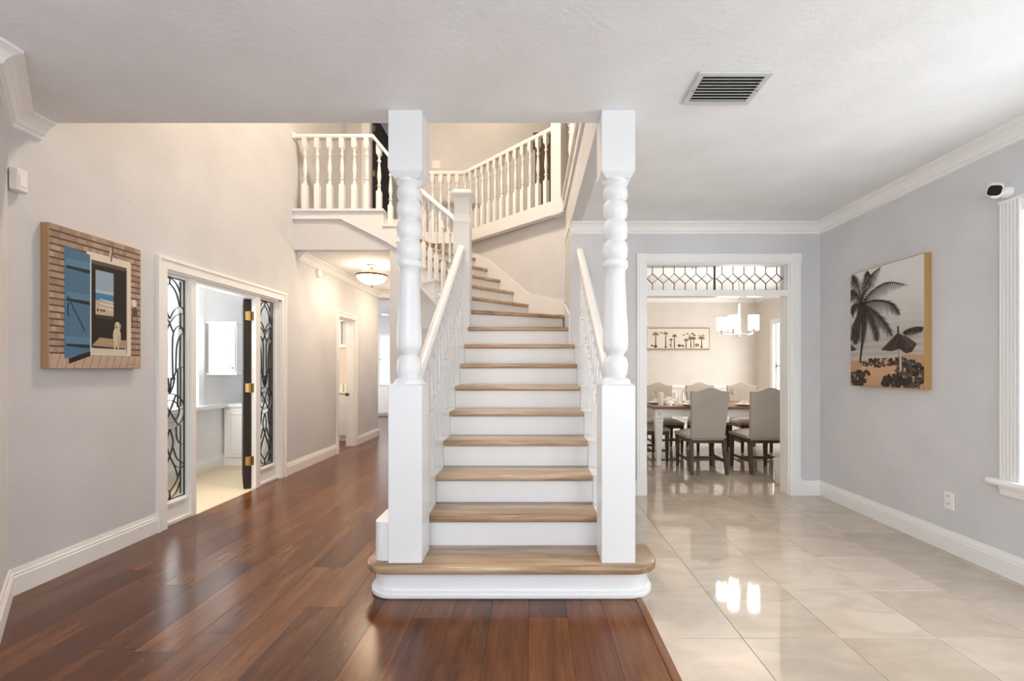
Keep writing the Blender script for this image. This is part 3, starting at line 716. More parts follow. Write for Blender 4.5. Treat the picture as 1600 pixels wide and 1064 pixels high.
HALF = [R5([(180, 180), (225, 215), (262, 290)]), R5([(180, 230), (225, 290), (255, 405)]),
        R5([(180, 525), (215, 445), (255, 410), (280, 420), (294, 445)]), R5([(180, 560), (225, 490), (292, 460)]),
        R5([(180, 560), (205, 630)]), R5([(205, 1030), (200, 800), (207, 640), (245, 575), (275, 590), (286, 630)]), R5([(286, 630), (255, 665), (232, 760), (226, 960)]),
        R5([(262, 195), (262, 408)]), R5([(262, 462), (262, 600)]), R5([(262, 650), (258, 925)]), R5([(205, 1030), (230, 955), (262, 925), (292, 925)]),
        R5([(240, 950), (240, 1260)]), R5([(262, 925), (262, 1260)]),
        R6([(170, 0), (158, 60), (140, 105)]), R6([(140, 105), (150, 0)]),
        R6([(140, 340), (160, 430), (140, 520)]), R6([(178, 330), (183, 410), (205, 452), (228, 458)]), R6([(160, 470), (185, 550), (228, 595)]), R6([(140, 520), (170, 590), (205, 615), (228, 605)]),
        R6([(140, 520), (105, 615), (90, 680)]), R6([(205, 620), (180, 700), (140, 755)]), R6([(205, 700), (180, 770), (140, 800)]), R6([(205, 320), (205, 790)])]
GB, GT = .185, 1.995
def sidelight(yc, hw, label, n):
    x = -2.925
    f = MB()
    for a, b in ((yc - hw - .03, yc - hw + .004), (yc + hw - .004, yc + hw + .03)): f.box(x - .03, x + .03, a, b, .02, 2.012)
    f.box(x - .03, x + .03, yc - hw, yc + hw, GT - .004, 2.012); f.box(x - .03, x + .03, yc - hw, yc + hw, .02, GB + .004)
    f.box(x + .03, x + .045, yc - hw + .02, yc + hw - .02, .16, .178).box(x + .03, x + .05, yc - hw - .03, yc + hw + .03, 0.005, .03)
    w = struct('window_%d' % n, f, 'trim', label, bevel=.002)
    obj('pane', MB().box(x - .003, x + .003, yc - hw, yc + hw, GB, GT), 'glass_bevel', w)
    def came(pts, wd=.0042):
        P = [(x, yc + a * hw, z) for a, z in pts]
        mb = MB(); n_ = len(P); vs = []
        for i in range(n_):
            d = Vector(P[min(n_ - 1, i + 1)]) - Vector(P[max(0, i - 1)]); d.normalize(); q = Vector((0, -d.z, d.y)) * wd / 2
            p = Vector(P[i])
            for s1, s2 in ((-1, -1), (1, -1), (1, 1), (-1, 1)): vs.append(tuple(p + q * s1 + Vector((.006 * s2, 0, 0))))
        fs = [(3, 2, 1, 0), tuple(4 * n_ - 4 + i for i in range(4))]
        for j in range(n_ - 1):
            for i in range(4): fs.append((4 * j + i, 4 * j + (i + 1) % 4, 4 * j + 4 + (i + 1) % 4, 4 * j + 4 + i))
        obj('came', mb.add(vs, fs), 'came', w)
    for h_ in HALF:
        p = smooth_pts([(a, z, 0) for a, z in h_]); p = [(a, z) for a, z, _ in p]
        came(p); came([(-a, z) for a, z in p])
    zc = zz(590 + 225 * .235); rv = 118 * .235 / 711 * 3.7
    for rr, rw in ((1.0, 1.0), (.63, .64)):
        came([(.98 * rw * math.cos(2 * math.pi * k / 32), zc + rv * rr * math.sin(2 * math.pi * k / 32)) for k in range(33)])
    for a0 in (5, 65, 125):
        a_ = math.radians(a0); came([(-.62 * math.cos(a_) * 1.55, zc - rv * math.sin(a_)), (.62 * math.cos(a_) * 1.55, zc + rv * math.sin(a_))])
    came([(0, zz(400 + 180 * .188)), (0, zz(400 + 230 * .188))]); came([(0, zz(590 + 755 * .235)), (0, GB)])
    for s_ in (-1, 1): came([(s_ * .975, GB), (s_ * .975, GT)], .011)
    came([(-1, GT - .005), (1, GT - .005)], .012); came([(-1, GB + .005), (1, GB + .005)], .012)
sidelight(3.682, .158, 'near leaded glass sidelight left of the study door', 8)
sidelight(4.995, .150, 'far leaded glass sidelight right of the study door', 9)
mb = MB().box(-2.985, -2.872, 3.845, 3.905, 0, 2.012).box(-2.932, -2.872, 4.752, 4.83, 0, 2.012).box(-2.985, -2.88, 3.9, 4.76, 1.985, 2.012)
struct('trim_10', mb, 'trim', 'white posts between the study door and its sidelights', bevel=.003)
# dark study door, swung open into the study
hx, hy = -2.93, 4.74; dv = Vector((-.55, .835)).normalized(); nv = Vector((dv.y, -dv.x)) * -1
if nv.y > 0: nv = -nv
def dpt(t, a): q = Vector((hx, hy)) + dv * t + nv * a; return (q.x, q.y)
d1 = struct('door_1', MB().prism([dpt(0, -.012), dpt(.76, -.012), dpt(.76, .058), dpt(0, .058)], 'Z', .012, 1.975), 'door_wood', 'dark wooden study door standing open, seen edge on')
for z in (.29, 1.05, 1.80):
    mb = MB(); q0 = dpt(-.003, -.044); 
    mb.prism([dpt(-.004, -.01), dpt(.0, -.01), dpt(.0, .04), dpt(-.004, .04)], 'Z', z - .045, z + .045)
    mb.box(-2.895, -2.93, 4.748, 4.752, z - .045, z + .045)
    mb.lathe([(.009, z - .05), (.009, z + .05)], (hx + .004, hy - .008, 0), 10)
    obj('hinge', mb, 'brass', d1)
# ------------------------------------------------------------------ transom over the dining opening
tx0, tx1, tz0, tz1, ty = 1.150, 2.535, 2.032, 2.276, 4.575
mb = MB().box(1.14, 2.545, 4.52, 4.635, 1.972, 2.032).box(1.14, 2.545, 4.535, 4.62, 2.276, 2.29).box(tx1 - .0, 2.545, 4.55, 4.60, tz0, tz1)
w = struct('window_10', mb, 'trim', 'leaded transom with diamond panes over the dining opening', bevel=.002)
xm = (tx0 + tx1) / 2
def bar(p, q, wd, mat='came'):
    obj('came', MB().beam((p[0], ty, p[1]), (q[0], ty, q[1]), wd, .012, up=(0, 1, 0)), mat, w)
zc = (tz0 + tz1) / 2; dz = .05
for s0, s1 in ((tx0, xm - .008), (xm + .008, tx1)):
    m_ = .012; a0 = s0 + m_; n_ = 6; st_ = (s1 - s0 - 2 * m_) / n_
    for k in range(n_):
        xc = a0 + st_ * (k + .5); hx_ = st_ / 2
        for sx in (-1, 1):
            for sz in (-1, 1): bar((xc, zc + sz * dz), (xc + sx * hx_, zc), .0048)
        bar((xc, zc + dz), (xc, tz1), .0048); bar((xc, zc - dz), (xc, tz0), .0048)
        obj('pane', MB().prism([(xc - hx_, zc), (xc, zc - dz), (xc + hx_, zc), (xc, zc + dz)], 'Y', ty - .002, ty + .002), 'glass_bevel', w)
    bar((s0, zc), (a0, zc), .0048); bar((a0 + st_ * n_, zc), (s1, zc), .0048)
    for sg in (-1, 1):
        zo = tz1 if sg > 0 else tz0
        for k in range(n_ + 1):
            xa = a0 + st_ * (k - .5) if k else s0; xb = a0 + st_ * (k + .5) if k < n_ else s1; xv = a0 + st_ * k
            pl = [(xa, zo), (xb, zo)]
            pl += [(xb, zc + sg * dz)] if k < n_ else [(s1, zc)]
            pl += [(xv, zc)]
            pl += [(xa, zc + sg * dz)] if k else [(s0, zc)]
            obj('pane', MB().prism(pl, 'Y', ty - .002, ty + .002), 'glass', w)
bar((xm, tz0), (xm, tz1), .018, 'came')
# washroom door strike with knob
d2 = struct('door_2', MB().box(-3.70, -3.0, 6.765, 6.80, .01, 2.0), 'white', 'white washroom door open against the near jamb')
obj('knob', MB().lathe([(.012, 0), (.012, .02), (.026, .035), (.028, .05), (.018, .06)], (-3.64, 6.82, .86), 14), 'bronze', d2, smooth=50)
k_ = obj('latch_knob', MB().lathe([(.022, 0), (.022, .005), (.010, .01), (.010, .03), (.024, .042), (.026, .055), (.016, .066), (.0, .068)], (0, 0, 0), 14), 'bronze', d2, smooth=50)
k_.rotation_euler = (math.pi / 2, 0, 0); k_.location = Vector((-2.955, 7.342, .835)) - ORG[d2.name]
# upper hallway doorway
mb = MB()
for a, b in ((-2.60, -2.48), (-1.75, -1.66)): mb.box(a, b, 6.975, 7.0, Z2, 5.3)
mb.box(-2.6, -1.66, 6.975, 7.0, 5.21, 5.3)
struct('trim_11', mb, 'trim', 'white casing of the upper hallway doorway')
d3 = struct('door_3', MB().box(-2.475, -2.43, 7.1, 7.8, Z2, 5.2), 'door_wood', 'dark upper door standing open, seen edge on')
for z in (3.6, 4.25, 4.95): obj('hinge', MB().box(-2.47, -2.435, 7.094, 7.1, z, z + .09), 'brass', d3)
# ------------------------------------------------------------------ pictures
class Print:
    """flat print on a canvas: coloured shapes in (u right, v up) of the picture, stacked a hair apart"""
    def __init__(s, org, ud, n, w, h): s.o = Vector(org); s.u = Vector(ud); s.n = Vector(n); s.w = w; s.h = h; s.mb = MB(); s.mats = []; s.d = .0004; s.st = .000012
    def mi(s, hexc):
        nm = 'print_' + hexc.lstrip('#')
        if nm not in MATS: paint(nm, hexc, .7, var=.02)
        if nm not in s.mats: s.mats.append(nm)
        return s.mats.index(nm)
    def P(s, u, v, d): return tuple(s.o + s.u * (min(max(u, 0), 1) * s.w) + Vector((0, 0, min(max(v, 0), 1) * s.h)) + s.n * d)
    def poly(s, pts, hexc, bump=True):
        if bump: s.d += s.st
        s.mb.add([s.P(u, v, s.d) for u, v in pts], [list(range(len(pts)))], s.mi(hexc)); return s
    def rect(s, u0, u1, v0, v1, hexc, bump=True): return s.poly([(u0, v0), (u1, v0), (u1, v1), (u0, v1)], hexc, bump)
    def ell(s, u, v, a, b, hexc, n=14): return s.poly([(u + a * math.cos(2 * math.pi * k / n), v + b * math.sin(2 * math.pi * k / n)) for k in range(n)], hexc)
    def line(s, p, q, w, hexc, w2=None):
        w2 = w if w2 is None else w2
        asp = s.w / s.h; d = Vector((q[0] - p[0], (q[1] - p[1]) / asp)); L = d.length or 1; nx, ny = -d.y / L, d.x / L * asp
        return s.poly([(p[0] - nx * w / 2, p[1] - ny * w / 2), (q[0] - nx * w2 / 2, q[1] - ny * w2 / 2), (q[0] + nx * w2 / 2, q[1] + ny * w2 / 2), (p[0] + nx * w / 2, p[1] + ny * w / 2)], hexc)
# --- barn door picture on the left wall
py0, py1, pz0, pz1 = 2.651, 3.277, 1.25, 2.105
pt = thing('wall_picture', (XL, 2.96, pz0), 'picture of an open blue barn door, shingles and white dog on left wall', 'picture', 'framed wall pictures')
obj('canvas', MB().box(XL, XL + .048, py0, py1, pz0, pz1), 'tan_frame', pt, bevel=.002)
p = Print((XL + .048, py0 + .004, pz0 + .004), (0, 1, 0), (1, 0, 0), py1 - py0 - .008, pz1 - pz0 - .008)
p.rect(0, 1, 0, 1, '#a08a78')
rows = 19
for i in range(rows):
    v0 = .1 + .9 * i / rows; v1 = .1 + .9 * (i + 1) / rows
    for k in range(24):
        u0 = k / 24 + (.02 if i % 2 else 0); p.rect(u0, u0 + 1 / 24 - .002, v0, v1, random.choice(['#a8927f', '#9c8370', '#b19c8a', '#937a68', '#a58c7c']), k == 0)
    p.rect(0, 1, v0 - .001, v0 + .012, '#5c4a3f')
p.rect(0, 1, 0, .1, '#b8a08c')
for k in range(13): p.line((k / 12 - .02, 0), (k / 12 + .02, .1), .005, '#6d5a4c')
p.rect(.36, .875, .10, .875, '#d9cfc0'); p.rect(.41, .82, .12, .82, '#1c1310'); p.rect(.41, .82, .79, .82, '#5a4a40')
p.rect(.455, .66, .41, .75, '#8fa5b5'); p.rect(.455, .66, .52, .575, '#3f78a8'); p.rect(.455, .66, .41, .52, '#b8ab98'); p.rect(.455, .66, .575, .60, '#a9b6bd')
for v in (.455, .49, .52): p.line((.5, v + .01), (.66, v), .008, '#e8e4da')
for u in (.48, .52, .55): p.ell(u, .445, .014, .012, '#6c4b38')
p.rect(.455, .66, .38, .41, '#3a2a24')
p.poly([(.415, .17), (.50, .235), (.815, .225), (.815, .16)], '#a58f74'); p.rect(.41, .82, .105, .155, '#cfc6b6'); p.rect(.43, .80, .15, .16, '#4d4038')
p.line((.82, .12), (.82, .8), .01, '#8f8172')
p.poly([(.18, .03), (.40, .09), (.40, .13), (.18, .07)], '#1d1714')
p.poly([(.138, .065), (.40, .125), (.40, .85), (.138, .876)], '#4a6f8c')
for k in range(1, 6): p.line((.138 + k * .044, .075 + k * .01), (.138 + k * .044, .87 - k * .004), .004, '#3a5a75')
for v, w in ((.735, .055), (.50, .05), (.175, .055)):
    p.poly([(.15, v), (.395, v + .0), (.395, v + w), (.15, v + w)], '#557d9b'); p.poly([(.155, v - .018), (.395, v - .028), (.395, v), (.155, v)], '#16222e')
p.line((.165, .52), (.345, .27), .012, '#1b2a38'); p.ell(.175, .42, .012, .05, '#1b2630'); p.ell(.182, .42, .006, .035, '#4a6f8c'); p.line((.40, .125), (.40, .85), .008, '#c9d2d6')
for (u, v, a, b) in ((.70, .255, .048, .075), (.705, .335, .034, .036), (.675, .185, .012, .04), (.715, .185, .012, .04)): p.ell(u, v, a, b, '#c8b9a4')
p.ell(.682, .335, .012, .022, '#ad9c86'); p.ell(.735, .335, .012, .024, '#ad9c86'); p.ell(.70, .325, .008, .007, '#2a201c'); p.ell(.72, .22, .014, .05, '#b3a28c')
p.ell(.63, .885, .02, .045, '#c9bba6'); p.line((.63, .84), (.65, .955), .012, '#3a2f29'); p.line((.64, .90), (.70, .88), .01, '#4a3d34')
p.ell(.925, .47, .035, .045, '#5e4634'); p.ell(.915, .54, .035, .032, '#ded5c7'); p.line((.89, .44), (.89, .33), .008, '#4a382d'); p.line((.955, .44), (.955, .33), .008, '#4a382d')
for k in range(6): p.line((.82 + k * .02, .028 + .006 * (k % 2)), (.84 + k * .02, .034 - .006 * (k % 2)), .004, '#3d332c')
obj('print', p.mb, p.mats, pt, flip=False)
# --- palm picture on the right wall
qy0, qy1, qz0, qz1 = 3.25, 4.003, 1.10, 2.08
pt = thing('wall_picture', (XR, 3.63, qz0), 'sepia picture of a palm tree and thatched beach hut on right wall', 'picture', 'framed wall pictures')
obj('canvas', MB().box(XR - .05, XR, qy0, qy1, qz0, qz1), 'gold_frame', pt, bevel=.002)
p = Print((XR - .05, qy1 - .006, qz0 + .006), (0, -1, 0), (-1, 0, 0), qy1 - qy0 - .010, qz1 - qz0 - .012)
def U(x_, y_):
    u = (x_ - 87) / 515; yt = 210 - 135 * u; yb = 990 + 25 * u; return (u, (yb - y_) / (yb - yt))
for k in range(10): p.rect(0, 1, .40 + k * .06, .47 + k * .06, ['#b9b2ab', '#c0bab4', '#c6c1bb', '#cbc6c1', '#cfcbc6', '#d3cfcb', '#d6d2ce', '#d8d5d1', '#d9d6d3', '#dad7d4'][k])
p.rect(0, 1, .22, .42, '#b5aea6')
for k in range(6): p.line((0, .24 + k * .03), (1, .25 + k * .028), .012, ['#c2bcb4', '#a9a198'][k % 2])
p.rect(0, 1, 0, .22, '#b8916c'); p.ell(.42, .13, .3, .06, '#c9a27c'); p.ell(.35, .05, .25, .04, '#c29a74')
p.ell(.86, .23, .2, .03, '#b39272')
rnd = random.Random(5)
p.st = .000003
def blob(cx, cy, a, b, n, cols, r=.03):
    for _ in range(n):
        t_ = rnd.random() * 6.283; q = math.sqrt(rnd.random()); p.ell(cx + a * q * math.cos(t_), cy + b * q * math.sin(t_), r * (.5 + rnd.random()), r * .6 * (.5 + rnd.random()), rnd.choice(cols), 8)
blob(.5, .2, .40, .035, 120, ['#3a2d26', '#4d3d33', '#2c221d', '#6a5646'], .018)
blob(.85, .1, .2, .10, 170, ['#241c18', '#352a23', '#4a3b30', '#5d4b3b'], .022)
blob(.62, .045, .16, .05, 90, ['#241c18', '#352a23', '#1c1613'], .02)
blob(.1, .06, .15, .07, 100, ['#1f1815', '#30261f', '#3f3229'], .018); blob(.2, .11, .1, .02, 14, ['#2a201b', '#3c2f27'], .025)
# hut
p.line(U(455, 735), U(460, 890), .028, '#c9bdae'); p.line(U(450, 735), U(452, 890), .01, '#6b5a4c')
p.poly([U(325, 742), U(440, 622), U(500, 650), U(562, 700), U(530, 758), U(495, 768), U(450, 735), U(400, 752)], '#3a2c25')
p.poly([U(440, 622), U(500, 650), U(562, 700), U(500, 740)], '#54423a'); p.line(U(443, 575), U(443, 635), .018, '#2c221d')
for k in range(14): p.line(U(440 + k * 2, 630 + k), U(335 + k * 16, 748 - (k % 3) * 6), .006, rnd.choice(['#2c221c', '#5e4b40', '#231b17']))
p.poly([U(87, 700), U(137, 738), U(115, 748), U(87, 748)], '#3c3029')
# trunk
tp = [U(182, 440), U(186, 560), U(182, 680), U(165, 830)]
for a, b in zip(tp[:-1], tp[1:]): p.line(a, b, .026, '#33281f', .026)
def frond(pts, w, ll, cols, n=36):
    s3 = [q[:2] for q in smooth_pts([(a, b, 0) for a, b in [U(*t_) for t_ in pts]], 10)]
    m = len(s3)
    for i in range(m - 1): p.line(s3[i], s3[i + 1], w * (1 - .7 * i / m), cols[0])
    for k in range(n):
        f = k / n * (m - 2); i = int(f); x_, y_ = s3[i]; dx = s3[i + 1][0] - s3[i][0]; dy = s3[i + 1][1] - s3[i][1]; L = math.hypot(dx, dy) or 1; dx /= L; dy /= L
        le = ll * math.sin(math.pi * min(1, .12 + .88 * (k + 1) / n)) ** .6 * (.75 + .5 * rnd.random())
        for sg in (-1, 1):
            ex = dx * .55 - dy * sg * .75; ey = dy * .55 + dx * sg * .75 - .55
            p.line((x_, y_), (x_ + ex * le, y_ + ey * le * .75), .012, rnd.choice(cols), .002)
dk = ['#2b231d', '#1f1915', '#3d322a', '#4c4036']
for f_, l_ in (([(180, 420), (210, 290), (260, 210), (330, 150)], .10), ([(180, 420), (150, 300), (120, 235), (95, 215)], .12), ([(180, 420), (190, 300), (215, 210), (230, 180)], .12), ([(200, 390), (270, 320), (380, 270), (505, 290)], .085),
               ([(200, 410), (290, 395), (400, 420), (460, 500)], .10), ([(200, 430), (270, 470), (350, 550), (412, 655)], .10), ([(190, 440), (240, 500), (285, 590), (300, 690)], .09), ([(180, 440), (150, 520), (110, 600), (90, 680)], .10),
               ([(175, 430), (130, 420), (100, 450), (88, 480)], .09), ([(180, 440), (160, 560), (140, 640), (115, 710)], .08), ([(180, 410), (130, 340), (100, 330), (88, 345)], .1), ([(185, 440), (205, 540), (190, 660), (165, 800)], .05), ([(600, 590), (560, 590), (510, 605), (475, 625)], .05)):
    frond(f_, .012, l_, dk)
p.ell(*U(180, 425), .05, .03, '#1b1512')
obj('print', p.mb, p.mats, pt, flip=False)
# --- long picture in the dining room
dx0, dx1, dz0, dz1, dyf = 2.31, 3.57, 1.63, 2.065, 9.15
pt = thing('wall_picture', ((dx0 + dx1) / 2, dyf, dz0), 'long narrow picture of potted palms on the dining room wall', 'picture', 'framed wall pictures')
obj('canvas', MB().box(dx0, dx1, dyf - .04, dyf, dz0, dz1), 'brown_frame', pt, bevel=.002)
p = Print((dx0 + .012, dyf - .04, dz0 + .012), (1, 0, 0), (0, -1, 0), dx1 - dx0 - .024, dz1 - dz0 - .024)
p.rect(0, 1, 0, 1, '#ddd2c5'); p.rect(0, 1, 0, .06, '#c4b4a4')
def V(x_, y_): return ((x_ - 160) / 1270, (600 - y_) / 415)
for x_, yt, c_, r_ in ((335, 300, '#54483a', .05), (540, 285, '#4a4136', .035), (650, 410, '#6b5a48', .025), (720, 335, '#4d4338', .035), (960, 420, '#6a6444', .035), (1060, 390, '#6b633f', .05), (1280, 380, '#6a5f3d', .05), (1120, 380, '#5a4f3a', .03)):
    p.line(V(x_, 575), V(x_, yt), .02 if r_ > .03 else .012, '#4a3a30', .012)
    for k in range(11):
        a = math.pi * (-.15 + 1.3 * k / 10); q = V(x_, yt); p.line(q, (q[0] + 1.2 * r_ * math.cos(a), q[1] + r_ * 2.9 * math.sin(a) - .01), .02, rnd.choice([c_, '#5d5140', '#7b7350']), .003)
for x_, y_, r_, c_ in ((260, 530, .02, '#4a3c32'), (330, 545, .03, '#4a3c32'), (820, 530, .03, '#4c3e33'), (890, 535, .024, '#5a4a3d'), (1185, 520, .038, '#9a6a52'), (640, 520, .022, '#7d6a5a'), (540, 560, .02, '#4a3c32'), (1275, 560, .02, '#4a3c32')):
    q = V(x_, y_); p.ell(q[0], q[1], r_, r_ * 2.2, c_)
for x_, y_ in ((915, 315), (985, 290), (1035, 335), (1090, 290), (1130, 320), (1240, 330), (1310, 320), (340, 290), (450, 270)):
    q = V(x_, y_); p.ell(q[0], q[1], .025, .04, rnd.choice(['#a39a76', '#8d8a62', '#a59490', '#6b5c4e']))
obj('print', p.mb, p.mats, pt, flip=False)

# ------------------------------------------------------------------ wall and ceiling fittings
t = thing('ceiling_vent', (.985, 2.32, HC), 'white louvred air vent in the living room ceiling', 'vent')
vx0, vx1, vy0, vy1 = .81, 1.165, 2.185, 2.45
mb = MB()
for q in ((vx0, vx1, vy0, vy0 + .028), (vx0, vx1, vy1 - .028, vy1), (vx0, vx0 + .028, vy0 + .028, vy1 - .028), (vx1 - .028, vx1, vy0 + .028, vy1 - .028)): mb.box(*q, HC - .012, HC)
obj('frame', mb, 'vent_metal', t, bevel=.003)
obj('backing', MB().box(vx0 + .028, vx1 - .028, vy0 + .028, vy1 - .028, HC - .003, HC), 'vent_dark', t)
for k in range(8):
    y = vy0 + .046 + k * .0245; obj('slat', MB().beam((vx0 + .028, y, HC - .010), (vx1 - .028, y, HC - .010), .019, .0025, up=(0, -.62, .78)), 'vent_metal', t)
for x_, y_ in ((vx0 + .014, 2.32), (vx1 - .014, 2.32)): obj('screw', MB().lathe([(.005, -.002), (.005, 0)], (x_, y_, HC - .012), 10), 'nickel', t)
# outlet
t = thing('wall_outlet', (XR, 3.11, .29), 'white electrical outlet low on the right wall', 'outlet')
obj('cover_plate', MB().box(XR - .007, XR, 3.075, 3.147, .29, .408), 'plastic', t, bevel=.003)
for z in (.325, .378):
    s_ = obj('socket', MB().box(XR - .010, XR - .006, 3.094, 3.128, z - .018, z + .018), 'plastic', t, bevel=.002)
    obj('slot', MB().box(XR - .0105, XR - .0095, 3.102, 3.105, z - .004, z + .01).box(XR - .0105, XR - .0095, 3.117, 3.120, z - .004, z + .01), 'dark', s_)
# security camera above the right window
t = thing('security_camera', (XR, 2.73, 2.27), 'small white security camera with black lens face above right window', 'camera')
mt = obj('mount', MB().lathe([(.036, 0), (.036, .012), (.028, .03), (.02, .036)], (0, 0, 0), 20), 'plastic', t, smooth=45)
mt.rotation_euler = (0, -math.pi / 2, 0); mt.location = Vector((XR, 2.73, 2.305)) - ORG[t.name]
obj('arm', MB().tube([(XR - .03, 2.73, 2.303), (XR - .06, 2.735, 2.285), (XR - .085, 2.745, 2.292)], .014, 10), 'plastic', t, smooth=60)
def rbox(w, h, d, r, n=5):
    pl = []
    for cx_, cz_, a0 in ((w / 2 - r, h / 2 - r, 0), (-w / 2 + r, h / 2 - r, 90), (-w / 2 + r, -h / 2 + r, 180), (w / 2 - r, -h / 2 + r, 270)):
        for k in range(n + 1): a = math.radians(a0 + 90 * k / n); pl.append((cx_ + r * math.cos(a), cz_ + r * math.sin(a)))
    return MB().prism(pl, 'Y', 0, d)
rot = Matrix.Rotation(math.radians(-48), 4, 'Z') @ Matrix.Rotation(math.radians(24), 4, 'X') @ Matrix.Rotation(math.radians(14), 4, 'Y')
for nm, m_, mb in (('camera_body', 'plastic', rbox(.07, .066, .085, .022)), ('lens_face', 'black', rbox(.062, .058, .004, .019))):
    off = Vector((0, 0, 0)) if nm == 'camera_body' else Vector((0, -.004, 0))
    base = Vector((XR - .125, 2.685, 2.302))
    mb.v = [tuple(base + rot @ (Vector(v) + off)) for v in mb.v]
    obj(nm, mb, m_, t, smooth=40)
# motion sensor in the left corner
t = thing('motion_sensor', (XL + .03, 2.50, 2.23), 'white motion sensor box mounted in the left corner', 'sensor')
def R45(pts): return [(XL + .02 + x_, 2.49 + y_) for x_, y_ in pts]
obj('housing', MB().prism([(XL + .001, 2.545), (XL + .001, 2.492), (XL + .04, 2.455), (XL + .065, 2.475), (XL + .06, 2.53), (XL + .03, 2.555)], 'Z', 2.225, 2.345), 'plastic', t, bevel=.006)
obj('lens_window', MB().prism([(XL + .0655, 2.482), (XL + .0685, 2.487), (XL + .0645, 2.523), (XL + .0605, 2.523)], 'Z', 2.25, 2.31), 'cabinet', t)
# chime on the hall wall
t = thing('wall_detector', (XL, 6.1, 2.47), 'small round white detector high on the hall wall', 'detector')
o = obj('cover', MB().lathe([(.062, 0), (.062, .02), (.05, .034), (.0, .038)], (0, 0, 0), 24), 'plastic', t, smooth=45)
o.rotation_euler = (0, math.pi / 2, 0); o.location = Vector((XL, 6.1, 2.53)) - ORG[t.name]
o = obj('base_ring', MB().lathe([(.068, 0), (.068, .008)], (0, 0, 0), 24), 'trim', t, smooth=45)
o.rotation_euler = (0, math.pi / 2, 0); o.location = Vector((XL, 6.1, 2.53)) - ORG[t.name]
# light switch upstairs
t = thing('light_switch', (-1.46, 7.0, 4.33), 'white double light switch on the upper hallway wall', 'switch')
obj('cover_plate', MB().box(-1.52, -1.40, 6.992, 7.0, 4.33, 4.45), 'plastic', t, bevel=.002)
for x_ in (-1.485, -1.435): obj('toggle', MB().box(x_ - .008, x_ + .008, 6.982, 6.992, 4.375, 4.405), 'plastic', t)
# dark cabinet upstairs
t = thing('hall_cabinet', (.6, 6.8, Z2), 'dark brown cabinet on upper floor behind the diagonal railing', 'cabinet')
obj('body', MB().box(.06, 1.0, 6.6, 6.98, Z2, 4.62), 'brown_cab', t); obj('top', MB().box(.03, 1.03, 6.57, 6.99, 4.62, 4.66), 'dark_wood', t)
for a, b in ((.08, .52), (.54, .98)): d_ = obj('door', MB().box(a, b, 6.585, 6.6, Z2 + .08, 4.58), 'brown_cab', t, bevel=.004); obj('knob', MB().lathe([(.012, 0), (.012, .02)], ((.5 if a < .3 else .56), 6.575, 3.9), 10), 'brass', d_)

# ------------------------------------------------------------------ lamps
def flush_lamp(x_, y_, label, hc=HC, power=26, sc=1.0, col='#ffe6c8'):
    gm = 'bowl_glow_%d' % power
    if gm not in MATS: emis(gm, col, power)
    t = thing('ceiling_lamp', (x_, y_, hc), label, 'lamp', 'bowl ceiling lamps')
    S = lambda pr: [(r * sc, z * sc) for r, z in pr]
    obj('canopy', MB().lathe(S([(.0, 0), (.07, 0), (.07, -.012), (.055, -.028), (.02, -.036), (.012, -.07), (.022, -.085), (.012, -.1), (.012, -.13)])[::-1], (x_, y_, hc), 24), 'bronze', t, smooth=50)
    obj('rim', MB().lathe(S([(.205, -.165), (.212, -.158), (.212, -.142), (.20, -.13), (.16, -.115), (.16, -.122), (.195, -.138)]), (x_, y_, hc), 40, caps=False), 'bronze', t, smooth=50)
    obj('glass_bowl', MB().lathe(S([(.198, -.15), (.19, -.18), (.165, -.215), (.12, -.245), (.06, -.262), (.0, -.266)])[::-1], (x_, y_, hc), 40, caps=False), gm, t, smooth=60)
    obj('finial', MB().lathe(S([(.004, -.255), (.022, -.262), (.024, -.27), (.012, -.28), (.016, -.29), (.010, -.305), (.002, -.312)])[::-1], (x_, y_, hc), 16), 'bronze', t, smooth=50)
flush_lamp(-2.2, 6.28, 'bronze bowl ceiling lamp with white glass in the hall')
flush_lamp(-1.2, 4.2, 'added unseen bowl lamp lighting the stairs from the high ceiling', HU, 122, 1.3, '#ffe8cc')  # lamp out of view, added to give the stairwell its warm light
flush_lamp(-.6, 6.75, 'added unseen bowl lamp on the upper hallway ceiling', HU, 5, 1.0)  # extra unseen lamp, added for faint warm light upstairs
flush_lamp(-.5, -.6, 'added bowl lamp behind the viewpoint brightening the living room', HC, 62, 1.0, '#f6f8ff')  # added out of view to put more light on walls and ceiling
flush_lamp(-2.1, 7.9, 'added bowl lamp hidden behind the left column brightening the hall', HC, 26)  # second hall lamp, added out of sight to lift the hall wall
flush_lamp(-3.45, 4.0, 'added unseen bowl lamp brightening the study', HC, 36, 1.0, '#fff6ea')  # fill lamp added so the study walls come out whiter
flush_lamp(-3.5, 7.3, 'added unseen bowl lamp brightening the washroom', HC, 40)  # added because the small window alone leaves the washroom dark
flush_lamp(-2.6, 10.3, 'added unseen bowl lamp brightening the far room', HC, 38)  # added to brighten the end of the hall from beyond
t = thing('downlight', (-3.85, 12.0, HC), 'round recessed downlight in the far room ceiling', 'lamp')
obj('trim_ring', MB().lathe([(.11, 0), (.11, -.006), (.085, -.008)], (-3.85, 12.0, HC), 24), 'trim', t); obj('lens', MB().lathe([(.084, -.0085), (.0, -.0095)], (-3.85, 12.0, HC), 24, caps=False), 'down_glow', t)
